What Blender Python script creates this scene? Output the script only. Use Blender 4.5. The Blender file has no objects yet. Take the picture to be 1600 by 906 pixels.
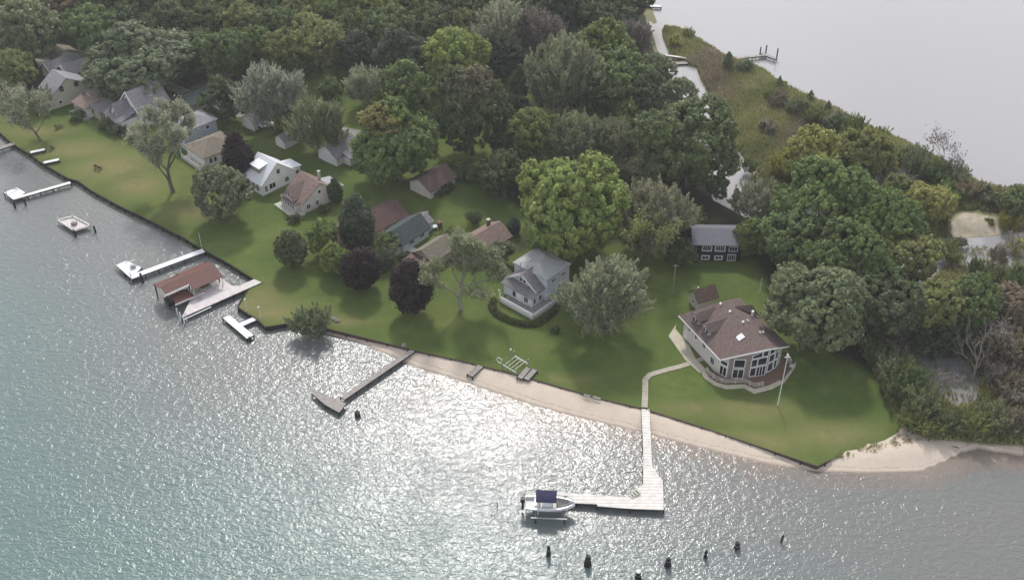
import bpy, bmesh, math, random
import numpy as np
from mathutils import Vector, Matrix
from mathutils.geometry import delaunay_2d_cdt
R = math.radians
random.seed(7)
sc = bpy.context.scene
# ------------------------------------------------------------------ camera
F = 1660.0; TH = R(37); CH = 120.0
cam = bpy.data.objects.new('camera', bpy.data.cameras.new('camera')); sc.collection.objects.link(cam)
cam.location = (0, 0, CH); cam.rotation_euler = (R(90) - TH, 0, 0)
cam.data.sensor_width = 36; cam.data.lens = 36 * F / 1600; cam.data.clip_end = 20000; cam.data.clip_start = 1
sc.camera = cam
# ------------------------------------------------------------------ light
SUN_EL, SUN_AZ = 46.0, -3.0
w = bpy.data.worlds.new('World'); sc.world = w; w.use_nodes = True
nt = w.node_tree; nt.nodes.clear()
N = nt.nodes.new; LK = nt.links.new
out = N('ShaderNodeOutputWorld'); bg = N('ShaderNodeBackground'); sky = N('ShaderNodeTexSky')
sky.sky_type = 'NISHITA'; sky.sun_disc = False; sky.sun_elevation = R(SUN_EL); sky.sun_rotation = R(SUN_AZ)
sky.air_density = 1.0; sky.dust_density = 4.0; sky.altitude = 200
bg.inputs[1].default_value = 0.07
LK(sky.outputs[0], bg.inputs[0])
# thin bright overcast over the blue: soft cloud sheet, brightest low in the north
tc = N('ShaderNodeTexCoord'); sep = N('ShaderNodeSeparateXYZ'); LK(tc.outputs['Generated'], sep.inputs[0])
cr = N('ShaderNodeValToRGB')
cr.color_ramp.elements[0].position = 0.0; cr.color_ramp.elements[0].color = (.84, .84, .845, 1)
cr.color_ramp.elements[1].position = 1.0; cr.color_ramp.elements[1].color = (.30, .315, .335, 1)
e = cr.color_ramp.elements.new(0.45); e.color = (.62, .62, .64, 1)
e = cr.color_ramp.elements.new(0.66); e.color = (.36, .365, .38, 1)
LK(sep.outputs[2], cr.inputs[0])
nz = N('ShaderNodeTexNoise'); nz.inputs['Scale'].default_value = 5.0; nz.inputs['Detail'].default_value = 4
LK(tc.outputs['Generated'], nz.inputs['Vector'])
mr = N('ShaderNodeMapRange'); mr.inputs[1].default_value = .3; mr.inputs[2].default_value = .7; mr.inputs[3].default_value = .74; mr.inputs[4].default_value = 1.14
LK(nz.outputs[0], mr.inputs[0])
# more light from the northern half of the sky
mr2 = N('ShaderNodeMapRange'); mr2.inputs[1].default_value = -1; mr2.inputs[2].default_value = 1; mr2.inputs[3].default_value = 1.25; mr2.inputs[4].default_value = 1.75
LK(sep.outputs[1], mr2.inputs[0])
mm = N('ShaderNodeMath'); mm.operation = 'MULTIPLY'; LK(mr.outputs[0], mm.inputs[0]); LK(mr2.outputs[0], mm.inputs[1])
vm = N('ShaderNodeVectorMath'); vm.operation = 'SCALE'; LK(cr.outputs[0], vm.inputs[0]); LK(mm.outputs[0], vm.inputs['Scale'])
bg2 = N('ShaderNodeBackground'); bg2.inputs[1].default_value = 1.08
LK(vm.outputs[0], bg2.inputs[0])
ad = N('ShaderNodeAddShader'); LK(bg.outputs[0], ad.inputs[0]); LK(bg2.outputs[0], ad.inputs[1]); LK(ad.outputs[0], out.inputs[0])
sun = bpy.data.objects.new('sun', bpy.data.lights.new('sun', 'SUN')); sc.collection.objects.link(sun)
sun.data.energy = 2.6; sun.data.angle = R(7); sun.data.color = (1, .975, .93)
sd = Vector((math.sin(R(SUN_AZ)) * math.cos(R(SUN_EL)), math.cos(R(SUN_AZ)) * math.cos(R(SUN_EL)), math.sin(R(SUN_EL))))
sun.rotation_euler = sd.to_track_quat('Z', 'Y').to_euler()
vs = sc.view_settings; vs.view_transform = 'Standard'; vs.look = 'None'; vs.gamma = 1; vs.exposure = 0.2
vs.use_curve_mapping = False

# ------------------------------------------------------------------ helpers
def G(px, py, z=0.0):
    """point of the photograph (1600 wide) laid on the horizontal plane at height z"""
    u = (px - 800) / F; v = (py - 453) / F
    dz = -(math.sin(TH) + v * math.cos(TH)); dy = math.cos(TH) - v * math.sin(TH)
    t = (z - CH) / dz
    return (u * t, dy * t)
def scale_at(x, y, z=0): return F / (y * math.cos(TH) + (CH - z) * math.sin(TH))
LZ = 0.8   # lawn level

def newmat(name):
    m = bpy.data.materials.new(name); m.use_nodes = True
    n = m.node_tree; b = n.nodes['Principled BSDF']
    return m, n, b
def mat(name, col, rough=.8, var=.18, scale=1.2, bump=0.0, bscale=8, metal=0, col2=None, spec=.3, wave=None, detail=5):
    """painted / weathered surface: base colour broken by noise, optional courses"""
    m, n, b = newmat(name); L = n.links.new
    tc = n.nodes.new('ShaderNodeTexCoord')
    nz = n.nodes.new('ShaderNodeTexNoise'); nz.inputs['Scale'].default_value = scale; nz.inputs['Detail'].default_value = detail; nz.inputs['Roughness'].default_value = .65
    L(tc.outputs['Object'], nz.inputs['Vector'])
    mx = n.nodes.new('ShaderNodeMix'); mx.data_type = 'RGBA'
    c1 = [c * (1 - var) for c in col]; c2 = col2 or [min(1, c * (1 + var)) for c in col]
    mx.inputs[6].default_value = (*c1, 1); mx.inputs[7].default_value = (*c2, 1)
    mr = n.nodes.new('ShaderNodeMapRange'); mr.inputs[1].default_value = .3; mr.inputs[2].default_value = .7
    L(nz.outputs[0], mr.inputs[0]); L(mr.outputs[0], mx.inputs[0])
    last = mx.outputs[2]
    if wave:   # (direction 'X','Y','Z', scale, depth)
        wv = n.nodes.new('ShaderNodeTexWave'); wv.bands_direction = wave[0]; wv.inputs['Scale'].default_value = wave[1]
        wv.inputs['Distortion'].default_value = wave[3] if len(wave) > 3 else .6; wv.inputs['Detail'].default_value = 2; wv.wave_profile = 'SAW'
        L(tc.outputs['Object'], wv.inputs['Vector'])
        m2 = n.nodes.new('ShaderNodeMix'); m2.data_type = 'RGBA'; m2.blend_type = 'MULTIPLY'; m2.inputs[0].default_value = wave[2]
        L(last, m2.inputs[6]); L(wv.outputs[0], m2.inputs[7]); last = m2.outputs[2]
    L(last, b.inputs['Base Color'])
    b.inputs['Roughness'].default_value = rough; b.inputs['Metallic'].default_value = metal
    b.inputs['Specular IOR Level'].default_value = spec
    if bump:
        n2 = n.nodes.new('ShaderNodeTexNoise'); n2.inputs['Scale'].default_value = bscale; n2.inputs['Detail'].default_value = 3
        L(tc.outputs['Object'], n2.inputs['Vector'])
        bp = n.nodes.new('ShaderNodeBump'); bp.inputs['Strength'].default_value = bump; bp.inputs['Distance'].default_value = .1
        L(n2.outputs[0], bp.inputs['Height']); L(bp.outputs[0], b.inputs['Normal'])
    return m

class MB:
    def __init__(s): s.v = []; s.f = []
    def add(s, vs, fs):
        o = len(s.v); s.v += [tuple(v) for v in vs]; s.f += [tuple(i + o for i in f) for f in fs]; return s
    def box(s, x0, x1, y0, y1, z0, z1):
        return s.add([(x0,y0,z0),(x1,y0,z0),(x1,y1,z0),(x0,y1,z0),(x0,y0,z1),(x1,y0,z1),(x1,y1,z1),(x0,y1,z1)],
                     [(3,2,1,0),(4,5,6,7),(0,1,5,4),(1,2,6,5),(2,3,7,6),(3,0,4,7)])
    def prism(s, poly, z0, z1):
        a = sum(poly[i][0]*poly[(i+1)%len(poly)][1]-poly[(i+1)%len(poly)][0]*poly[i][1] for i in range(len(poly)))
        if a < 0: poly = poly[::-1]
        n = len(poly)
        return s.add([(*p[:2], z0) for p in poly] + [(*p[:2], z1) for p in poly],
                     [tuple(range(n))[::-1], tuple(range(n, 2*n))] + [(i, (i+1) % n, n + (i+1) % n, n + i) for i in range(n)])
    def tube(s, pts, rad, seg=8, cap=True):
        pts = [Vector(p) for p in pts]
        if not hasattr(rad, '__len__'): rad = [rad] * len(pts)
        o = len(s.v); vs = []; fs = []
        for i, p in enumerate(pts):
            d = (pts[min(i+1, len(pts)-1)] - pts[max(i-1, 0)]).normalized()
            a = d.orthogonal().normalized() if abs(d.z) < .99 else Vector((1, 0, 0))
            a = (a - d * a.dot(d)).normalized(); bb = d.cross(a)
            for k in range(seg):
                t = 2 * math.pi * k / seg
                vs.append(p + (a * math.cos(t) + bb * math.sin(t)) * rad[i])
        for i in range(len(pts) - 1):
            for k in range(seg):
                fs.append((i*seg+k, i*seg+(k+1) % seg, (i+1)*seg+(k+1) % seg, (i+1)*seg+k))
        if cap: fs += [tuple(range(seg))[::-1], tuple((len(pts)-1)*seg + k for k in range(seg))]
        return s.add(vs, fs)
    def bar(s, a, b, w=.1, h=None):
        a = Vector(a); b = Vector(b); h = h or w; d = (b - a).normalized()
        sx = d.cross(Vector((0, 0, 1)))
        sx = sx.normalized() if sx.length > .01 else Vector((1, 0, 0)); sz = sx.cross(d)
        vs = [p + sx * i * w / 2 + sz * j * h / 2 for p in (a, b) for i, j in ((-1,-1),(1,-1),(1,1),(-1,1))]
        return s.add(vs, [(0,1,2,3),(7,6,5,4),(0,4,5,1),(1,5,6,2),(2,6,7,3),(3,7,4,0)])
    def blob(s, c, r, seg=8, rings=5, jit=.15, seed=0):
        rd = random.Random(seed); vs = []; fs = []; c = Vector(c)
        rx, ry, rz = r if hasattr(r, '__len__') else (r, r, r)
        for i in range(rings + 1):
            th = math.pi * i / rings
            for k in range(seg):
                ph = 2 * math.pi * k / seg; q = 1 + rd.uniform(-jit, jit)
                vs.append(c + Vector((rx*math.sin(th)*math.cos(ph)*q, ry*math.sin(th)*math.sin(ph)*q, rz*math.cos(th)*q)))
        for i in range(rings):
            for k in range(seg):
                fs.append((i*seg+k, (i+1)*seg+k, (i+1)*seg+(k+1) % seg, i*seg+(k+1) % seg))
        return s.add(vs, fs)
    def build(s, name, m, parent=None, loc=None, rotz=0, smooth=False):
        me = bpy.data.meshes.new(name); me.from_pydata(s.v, [], s.f); me.validate()
        bm = bmesh.new(); bm.from_mesh(me); bmesh.ops.recalc_face_normals(bm, faces=bm.faces); bm.to_mesh(me); bm.free()
        me.materials.append(m)
        if smooth: me.polygons.foreach_set('use_smooth', [True] * len(me.polygons))
        return link(name, me, parent, loc, rotz)
def link(name, data, parent=None, loc=None, rotz=0):
    o = bpy.data.objects.new(name, data); sc.collection.objects.link(o)
    if parent: o.parent = parent
    if loc: o.location = loc
    if rotz: o.rotation_euler = (0, 0, rotz)
    return o
def tag(o, label, cat, group=None):
    o['label'] = label; o['category'] = cat
    if group: o['group'] = group
    return o
def thing(name, label, cat, loc=(0, 0, 0), rotz=0, group=None):
    return tag(link(name, None, None, loc, rotz), label, cat, group)
def structure(o, kind='structure'): o['kind'] = kind; return o

def sdist(P, poly):
    """signed distance (inside positive) of points P (n,2) to polygon"""
    poly = np.array(poly); d = np.full(len(P), 1e9); ins = np.zeros(len(P), bool)
    for i in range(len(poly)):
        a = poly[i]; b = poly[(i+1) % len(poly)]; ab = b - a
        t = np.clip(((P - a) @ ab) / (ab @ ab + 1e-12), 0, 1)
        d = np.minimum(d, np.hypot(*(P - a - t[:, None] * ab).T))
        c = ((a[1] > P[:, 1]) != (b[1] > P[:, 1])) & (P[:, 0] < (b[0]-a[0]) * (P[:, 1]-a[1]) / (b[1]-a[1] + 1e-12) + a[0])
        ins ^= c
    return np.where(ins, d, -d)
def pdist(P, path):
    d = np.full(len(P), 1e9); path = np.array(path)
    for i in range(len(path)-1):
        a = path[i]; b = path[i+1]; ab = b - a
        t = np.clip(((P - a) @ ab) / (ab @ ab + 1e-12), 0, 1)
        d = np.minimum(d, np.hypot(*(P - a - t[:, None] * ab).T))
    return d
def vnoise(x, y, s, seed=0):
    r = np.random.RandomState(seed); k = r.uniform(-1, 1, (7, 2)); ph = r.uniform(0, 6.3, 7); o = 0
    for i in range(7): o = o + np.sin((x*k[i, 0] + y*k[i, 1]) * 2.2 / s * (1 + i*.35) + ph[i]) / (1 + i*.35)
    return o / 3.2

# ------------------------------------------------------------------ shorelines
WALL_L = [(-230, 75), (-60, 172), (0, 207), (20, 225), (48, 242), (67, 256), (107, 279), (122, 283), (145, 299), (185, 321), (235, 345), (265, 361), (290, 373), (315, 389), (357, 411), (398, 437)]
WALL_C = [(398, 437), (372, 480), (384, 488), (400, 497), (415, 511), (440, 507), (463, 503), (488, 508), (510, 513)]
WALL_F = [(510, 513), (560, 525), (604, 536), (645, 547), (700, 559), (750, 571), (800, 583), (860, 600), (935, 622), (1008, 639), (1100, 668), (1200, 702), (1277, 728), (1299, 717)]
NAT = [(1330, 708), (1360, 702), (1390, 692), (1412, 680), (1420, 662), (1400, 635), (1378, 590), (1350, 545), (1335, 490), (1290, 435), (1190, 350), (1115, 310), (1080, 220), (1040, 150), (1030, 100), (1012, 50), (1005, -5), (985, -70), (900, -140), (-350, -140), (-500, -40), (-300, 60)]
lawn_px = WALL_L + WALL_C[1:] + WALL_F[1:] + NAT
lawn_poly = [G(x, y, LZ) for x, y in lawn_px]
nat_path = [G(x, y, LZ) for x, y in NAT]
wf = [G(x, y, LZ) for x, y in WALL_F]
OUT = [(x, y + 6) for x, y in WALL_L] + [(398, 443), (372, 486), (400, 503), (415, 517), (463, 509), (505, 519)] + \
      [(540, 529), (575, 540), (610, 555), (650, 573), (700, 588), (760, 607), (830, 631), (900, 650), (1000, 674), (1100, 700), (1200, 724), (1280, 736), (1350, 738), (1400, 737), (1440, 734), (1470, 720), (1500, 705), (1530, 700), (1560, 706), (1600, 712), (1700, 725), (2200, 700), (2200, 250), (1800, 262), (1640, 285), (1570, 297), (1530, 286), (1490, 262), (1460, 244), (1400, 217), (1350, 197), (1300, 167), (1260, 151), (1215, 128), (1195, 112), (1170, 99), (1128, 86), (1108, 72), (1080, 56), (1060, 47), (1040, 42)] + \
      [(1032, 48), (1020, 20), (1014, -5), (1000, -60), (930, -140), (-350, -140), (-500, -40), (-300, 60)]
CHAN = [(1012, 30), (1034, 46), (1037, 62), (1045, 82), (1050, 96), (1070, 103), (1088, 106), (1095, 125), (1108, 148), (1120, 178), (1135, 203), (1150, 232), (1168, 255), (1182, 268), (1215, 300), (1300, 335), (1400, 378), (1480, 372), (1540, 370), (1600, 362), (1700, 360), (1700, 430), (1600, 424), (1540, 426), (1480, 412), (1450, 440), (1460, 490), (1490, 545), (1530, 590), (1528, 630), (1490, 634), (1455, 600), (1410, 572), (1365, 555), (1372, 535), (1405, 530), (1370, 480), (1300, 420), (1215, 345), (1160, 340), (1125, 330), (1105, 300), (1085, 230), (1050, 160), (1040, 110), (1024, 70)]
out_poly = [G(x, y, 0) for x, y in OUT]; chan_poly = [G(x, y, 0) for x, y in CHAN]
def land_sd(P): return np.minimum(sdist(P, out_poly), -sdist(P, chan_poly))

def grid_mesh(name, xs, ys, zf, m):
    X, Y = np.meshgrid(xs, ys); P = np.stack([X.ravel(), Y.ravel()], 1)
    Z, attrs = zf(P); nx, ny = len(xs), len(ys)
    i = np.arange(nx*ny).reshape(ny, nx); q = np.stack([i[:-1, :-1], i[:-1, 1:], i[1:, 1:], i[1:, :-1]], -1).reshape(-1, 4)
    return np_mesh(name, np.column_stack([P, Z]), q, m, attrs)
def np_mesh(name, V, q, m, attrs=None, fattrs=None, smooth=True):
    me = bpy.data.meshes.new(name); k = q.shape[1]
    me.vertices.add(len(V)); me.vertices.foreach_set('co', V.astype(np.float32).ravel())
    me.loops.add(q.size); me.loops.foreach_set('vertex_index', q.astype(np.int32).ravel())
    me.polygons.add(len(q)); me.polygons.foreach_set('loop_start', np.arange(0, q.size, k, dtype=np.int32)); me.polygons.foreach_set('loop_total', np.full(len(q), k, np.int32))
    me.update(calc_edges=True)
    me.polygons.foreach_set('use_smooth', np.full(len(q), smooth))
    for a, v in (attrs or {}).items():
        at = me.attributes.new(a, 'FLOAT', 'POINT'); at.data.foreach_set('value', v.astype(np.float32))
    for a, v in (fattrs or {}).items():
        at = me.attributes.new(a, 'FLOAT', 'FACE'); at.data.foreach_set('value', v.astype(np.float32))
    me.materials.append(m); return me
def attr_node(n, a):
    x = n.nodes.new('ShaderNodeAttribute'); x.attribute_name = a; return x
def ramp(n, stops):
    r = n.nodes.new('ShaderNodeValToRGB'); el = r.color_ramp.elements
    el[0].position, el[0].color = stops[0][0], (*stops[0][1], 1); el[1].position, el[1].color = stops[-1][0], (*stops[-1][1], 1)
    for p, c in stops[1:-1]: e = el.new(p); e.color = (*c, 1)
    return r
def noise(n, scale, detail=4, rough=.6, vec=None, dist=0):
    z = n.nodes.new('ShaderNodeTexNoise'); z.inputs['Scale'].default_value = scale; z.inputs['Detail'].default_value = detail
    z.inputs['Roughness'].default_value = rough; z.inputs['Distortion'].default_value = dist
    if vec: n.links.new(vec, z.inputs['Vector'])
    return z
def mixc(n, fac, a, b, mode='MIX'):
    x = n.nodes.new('ShaderNodeMix'); x.data_type = 'RGBA'; x.blend_type = mode
    for i, v in ((0, fac), (6, a), (7, b)):
        if isinstance(v, (int, float)): x.inputs[i].default_value = v
        elif isinstance(v, tuple): x.inputs[i].default_value = (*v, 1)
        else: n.links.new(v, x.inputs[i])
    return x.outputs[2]
def math_(n, op, a, b=0.0, c=None, clamp=False):
    x = n.nodes.new('ShaderNodeMath'); x.operation = op; x.use_clamp = clamp
    for i, v in enumerate((a, b, c)):
        if v is None: continue
        if isinstance(v, (int, float)): x.inputs[i].default_value = v
        else: n.links.new(v, x.inputs[i])
    return x.outputs[0]

# ---- water
m_water, n, b = newmat('lake_water'); L = n.links.new
tcw = n.nodes.new('ShaderNodeTexCoord'); vec = tcw.outputs['Object']
dep = attr_node(n, 'depth'); calm_sheen = attr_node(n, 'calm_sheen')
nzc = noise(n, .035, 3, .6, vec)
dd = math_(n, 'ADD', dep.outputs['Fac'], math_(n, 'MULTIPLY', math_(n, 'SUBTRACT', nzc.outputs[0], .5), .22), clamp=True)
rw = ramp(n, [(0.0, (.19, .155, .13)), (.03, (.155, .135, .118)), (.10, (.132, .134, .128)), (.35, (.115, .136, .133)), (.62, (.100, .146, .138)), (1.0, (.094, .153, .140))]); L(dd, rw.inputs[0])
colw = mixc(n, calm_sheen.outputs['Fac'], rw.outputs[0], (.255, .252, .258))  # bright sky reflection on the still bay painted in as pale grey base colour
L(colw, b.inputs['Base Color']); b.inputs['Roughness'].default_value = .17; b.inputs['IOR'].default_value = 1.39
mp = n.nodes.new('ShaderNodeMapping'); mp.inputs['Rotation'].default_value = (0, 0, R(25)); mp.inputs['Scale'].default_value = (.8, 1.1, 1); L(vec, mp.inputs[0])
n1 = noise(n, .95, 3, .6, mp.outputs[0], .5); n2 = noise(n, 2.6, 3, .6, mp.outputs[0], .3); n3 = noise(n, .12, 2, .5, vec)
h = math_(n, 'ADD', math_(n, 'MULTIPLY', n1.outputs[0], 1.0), math_(n, 'MULTIPLY', n2.outputs[0], .36))
amp = math_(n, 'MULTIPLY', math_(n, 'SUBTRACT', 1.0, math_(n, 'MULTIPLY', calm_sheen.outputs['Fac'], .90)), math_(n, 'MULTIPLY_ADD', n3.outputs[0], .9, .5))
amp = math_(n, 'MULTIPLY', amp, math_(n, 'MULTIPLY_ADD', dep.outputs['Fac'], .45, .62))
bp = n.nodes.new('ShaderNodeBump'); bp.inputs['Distance'].default_value = .30; L(h, bp.inputs['Height'])
bp.inputs['Strength'].default_value = 1.0
L(math_(n, 'MULTIPLY', amp, .78, clamp=True), bp.inputs['Strength']); L(bp.outputs[0], b.inputs['Normal'])
def water_f(P):
    sdw = -land_sd(P); d = np.clip(sdw / 62, 0, 1)
    far = pdist(P, [G(x, y) for x, y in [(1600, 905), (1500, 800), (1440, 733)]])     # silty shoal off the sandy point
    d = np.where(sdw > 4, np.maximum(.14, d - .26 * np.exp(-(far / 20) ** 2)), d)
    lw_ = pdist(P, [G(*p) for p in WALL_L + WALL_C[1:6]]); d = np.maximum(d, np.where(lw_ < 30, .20, 0))
    d = np.where(sdw <= -1, 0, d)
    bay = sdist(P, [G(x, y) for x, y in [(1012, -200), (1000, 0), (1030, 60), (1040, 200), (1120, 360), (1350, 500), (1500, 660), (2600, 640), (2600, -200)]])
    return np.zeros(len(P)), {'depth': d, 'calm_sheen': np.clip(bay / 2 + .5, 0, 1) * np.where(P[:, 1] < 140, .55, 1)}  # second mask damps the bay's ripples and places its painted sky sheen
far_ = np.array([-9000, -4000, -1500, -700, -400, -280])
xs = np.concatenate([far_, np.arange(-200, 201, 2.0), -far_[::-1]]); ys = np.concatenate([[-3000, -500, 0, 50], np.arange(76, 400, 2.0), [500, 800, 1500, 4000, 9000]])
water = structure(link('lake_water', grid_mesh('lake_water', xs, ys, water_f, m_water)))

# ---- terrain sheet: lake bed, beach, marsh
m_ter, n, b = newmat('shore_ground'); L = n.links.new
vec = n.nodes.new('ShaderNodeTexCoord').outputs['Object']
sandm = attr_node(n, 'sand'); a1 = noise(n, .5, 6, .65, vec); a2 = noise(n, 6, 4, .7, vec)
geo = n.nodes.new('ShaderNodeNewGeometry'); sz = n.nodes.new('ShaderNodeSeparateXYZ'); L(geo.outputs['Position'], sz.inputs[0])
wet = n.nodes.new('ShaderNodeMapRange'); wet.inputs[1].default_value = .0; wet.inputs[2].default_value = .12; L(math_(n, 'ADD', sz.outputs[2], math_(n, 'MULTIPLY', a1.outputs[0], .04)), wet.inputs[0])
sandc = mixc(n, a1.outputs[0], (.42, .35, .28), (.56, .48, .395))
sandc = mixc(n, math_(n, 'MULTIPLY', math_(n, 'GREATER_THAN', a2.outputs[0], .64), .5), sandc, (.26, .22, .17))
wr = math_(n, 'MULTIPLY', math_(n, 'LESS_THAN', math_(n, 'ABSOLUTE', math_(n, 'SUBTRACT', sz.outputs[2], math_(n, 'MULTIPLY_ADD', a1.outputs[0], .22, .10))), .018), math_(n, 'GREATER_THAN', a2.outputs[0], .50))
sandc = mixc(n, math_(n, 'MULTIPLY', wr, .6), sandc, (.13, .10, .07))
sandc = mixc(n, wet.outputs[0], (.22, .17, .13), sandc)
mud = mixc(n, noise(n, .12, 5, .6, vec).outputs[0], (.15, .165, .055), (.23, .19, .12))
mud = mixc(n, a2.outputs[0], mud, (.085, .095, .035))
fac = math_(n, 'MULTIPLY', math_(n, 'SUBTRACT', math_(n, 'ADD', sandm.outputs['Fac'], math_(n, 'MULTIPLY', a1.outputs[0], .5)), .5), 2.5, clamp=True)
L(mixc(n, fac, mud, sandc), b.inputs['Base Color']); b.inputs['Roughness'].default_value = .92
bp = n.nodes.new('ShaderNodeBump'); bp.inputs['Strength'].default_value = .5; bp.inputs['Distance'].default_value = .15; L(a2.outputs[0], bp.inputs['Height']); L(bp.outputs[0], b.inputs['Normal'])
def terr_z(P):
    d = land_sd(P)
    z = np.where(d > 0, np.minimum(d * .22, .58 + .02 * d), np.maximum(d * .12, -2.5))
    z = np.minimum(z, 1.5)
    x, y = P.T
    z = z + np.where(d > 1, .12 * vnoise(x, y, 4, 3), 0)
    mx, my = G(1520, 352, 1.5); z = z + 1.5 * np.exp(-((x-mx)/6.0)**2 - ((y-my-1.5)/3.6)**2) * (1 + .5*vnoise(x, y, 1.6, 5) + .25*vnoise(x, y, .7, 6)) * np.clip(d/6, 0, 1)
    bx, by = G(1420, 705, .5); z = z + .5 * np.exp(-((x-bx)/7.0)**2 - ((y-by)/2.2)**2) * (d > 0)
    ls = sdist(P, lawn_poly)
    z = np.where(ls > 0, np.minimum(z, .6), z)
    z = np.where(ls > 6, -.6, z)
    return z
def terr_f(P):
    beach = sdist(P, [G(x, y, .2) for x, y in [(505, 505), (560, 515), (1000, 630), (1277, 718), (1330, 700), (1395, 680), (1420, 665), (1470, 690), (1530, 694), (1600, 700), (1600, 770), (1270, 780), (500, 600)]])
    mo = sdist(P, [G(x, y, 1) for x, y in [(1478, 352), (1500, 334), (1560, 338), (1575, 372), (1500, 380)]])
    s = np.clip(np.maximum(beach, mo) / 1.5 + .5, 0, 1)
    s = np.where(mo > -1, s * .5, s)
    return terr_z(P), {'sand': np.maximum(s, (land_sd(P) < -1) * 1.0)}
xs = np.concatenate([[-9000, -1500, -400], np.arange(-210, 211, 1.0), [400, 1500, 9000]]); ys = np.concatenate([[-3000, 0, 60], np.arange(85, 400, 1.0), [600, 2000, 9000]])
structure(link('ground', grid_mesh('ground', xs, ys, terr_f, m_ter)))

# ---- lawn
m_lawn, n, b = newmat('lawn_grass'); L = n.links.new
vec = n.nodes.new('ShaderNodeTexCoord').outputs['Object']
dry = attr_node(n, 'dry'); wood = attr_node(n, 'wood')
g1 = noise(n, .09, 5, .6, vec); g2 = noise(n, .6, 6, .7, vec); g3 = noise(n, 5, 4, .8, vec)
g1r = n.nodes.new('ShaderNodeMapRange'); g1r.inputs[1].default_value = .35; g1r.inputs[2].default_value = .65; L(g1.outputs[0], g1r.inputs[0])
c = mixc(n, g1r.outputs[0], (.074, .114, .026), (.134, .166, .044))
c = mixc(n, math_(n, 'MULTIPLY', math_(n, 'MULTIPLY_ADD', g2.outputs[0], 3.0, -1.0, clamp=True), .55), c, (.060, .088, .024))
df = math_(n, 'MULTIPLY', dry.outputs['Fac'], math_(n, 'MULTIPLY_ADD', g2.outputs[0], 2.2, -.3), clamp=True)
c = mixc(n, df, c, (.215, .185, .085))
c = mixc(n, math_(n, 'MULTIPLY', math_(n, 'MULTIPLY_ADD', g3.outputs[0], 3, -1, clamp=True), .4), c, (.055, .072, .022))
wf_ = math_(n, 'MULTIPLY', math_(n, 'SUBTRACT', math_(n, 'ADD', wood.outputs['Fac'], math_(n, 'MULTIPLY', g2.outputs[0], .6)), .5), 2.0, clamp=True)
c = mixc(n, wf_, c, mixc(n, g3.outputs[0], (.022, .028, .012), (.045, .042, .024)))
L(c, b.inputs['Base Color']); b.inputs['Roughness'].default_value = .95; b.inputs['Specular IOR Level'].default_value = .1
bp = n.nodes.new('ShaderNodeBump'); bp.inputs['Strength'].default_value = .6; bp.inputs['Distance'].default_value = .12; L(g3.outputs[0], bp.inputs['Height']); L(bp.outputs[0], b.inputs['Normal'])
A = np.array(lawn_poly); x0, y0 = A.min(0); x1, y1 = A.max(0)
gx, gy = np.meshgrid(np.arange(x0, x1, 2.2), np.arange(y0, y1, 2.2)); GP = np.stack([gx.ravel(), gy.ravel()], 1) + np.random.RandomState(1).uniform(-.4, .4, (gx.size, 2))
GP = GP[sdist(GP, lawn_poly) > .9]
nb = len(lawn_poly)
res = delaunay_2d_cdt([Vector(p) for p in lawn_poly] + [Vector(p) for p in GP], [(i, (i+1) % nb) for i in range(nb)], [list(range(nb))], 1, 1e-4)
V = np.array([(v.x, v.y) for v in res[0]]); q = np.array([f for f in res[2] if len(f) == 3])
dn = pdist(V, nat_path); dw = pdist(V, [G(*p, LZ) for p in WALL_L + WALL_C + WALL_F[1:-1]])
z = LZ + np.clip(dw / 10, 0, 1) * (.10 * vnoise(V[:, 0], V[:, 1], 9, 2) + .25 * np.clip(dw / 40, 0, 1))
z = np.minimum(z, .35 + dn * .35)
z[dw < .05] = LZ
def spots(V, lst, z=LZ):
    o = np.zeros(len(V))
    for px, py, rx, ry in lst:
        X, Y = G(px, py, z); s = scale_at(X, Y); o = np.maximum(o, np.exp(-((V[:, 0]-X)*s/rx)**2 - ((V[:, 1]-Y)*s*.62/ry)**2))
    return o
dry_a = spots(V, [(175, 262, 60, 24), (215, 290, 45, 22), (120, 235, 60, 16), (300, 330, 40, 16), (395, 470, 45, 25), (430, 487, 50, 14), (540, 500, 40, 8), (1180, 690, 70, 12), (1300, 680, 60, 16), (870, 590, 60, 6), (1080, 640, 50, 8), (60, 205, 50, 10), (1180, 640, 60, 14)])
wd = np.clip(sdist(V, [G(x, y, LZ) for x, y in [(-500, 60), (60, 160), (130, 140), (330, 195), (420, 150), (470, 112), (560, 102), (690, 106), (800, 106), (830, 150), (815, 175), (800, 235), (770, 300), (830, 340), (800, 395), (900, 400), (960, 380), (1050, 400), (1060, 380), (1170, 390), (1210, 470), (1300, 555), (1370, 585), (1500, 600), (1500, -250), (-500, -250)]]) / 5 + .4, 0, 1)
structure(link('lawn_ground', np_mesh('lawn_ground', np.column_stack([V, z]), q, m_lawn, {'dry': dry_a, 'wood': wd})))
def lawn_h(x, y): return LZ

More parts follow.
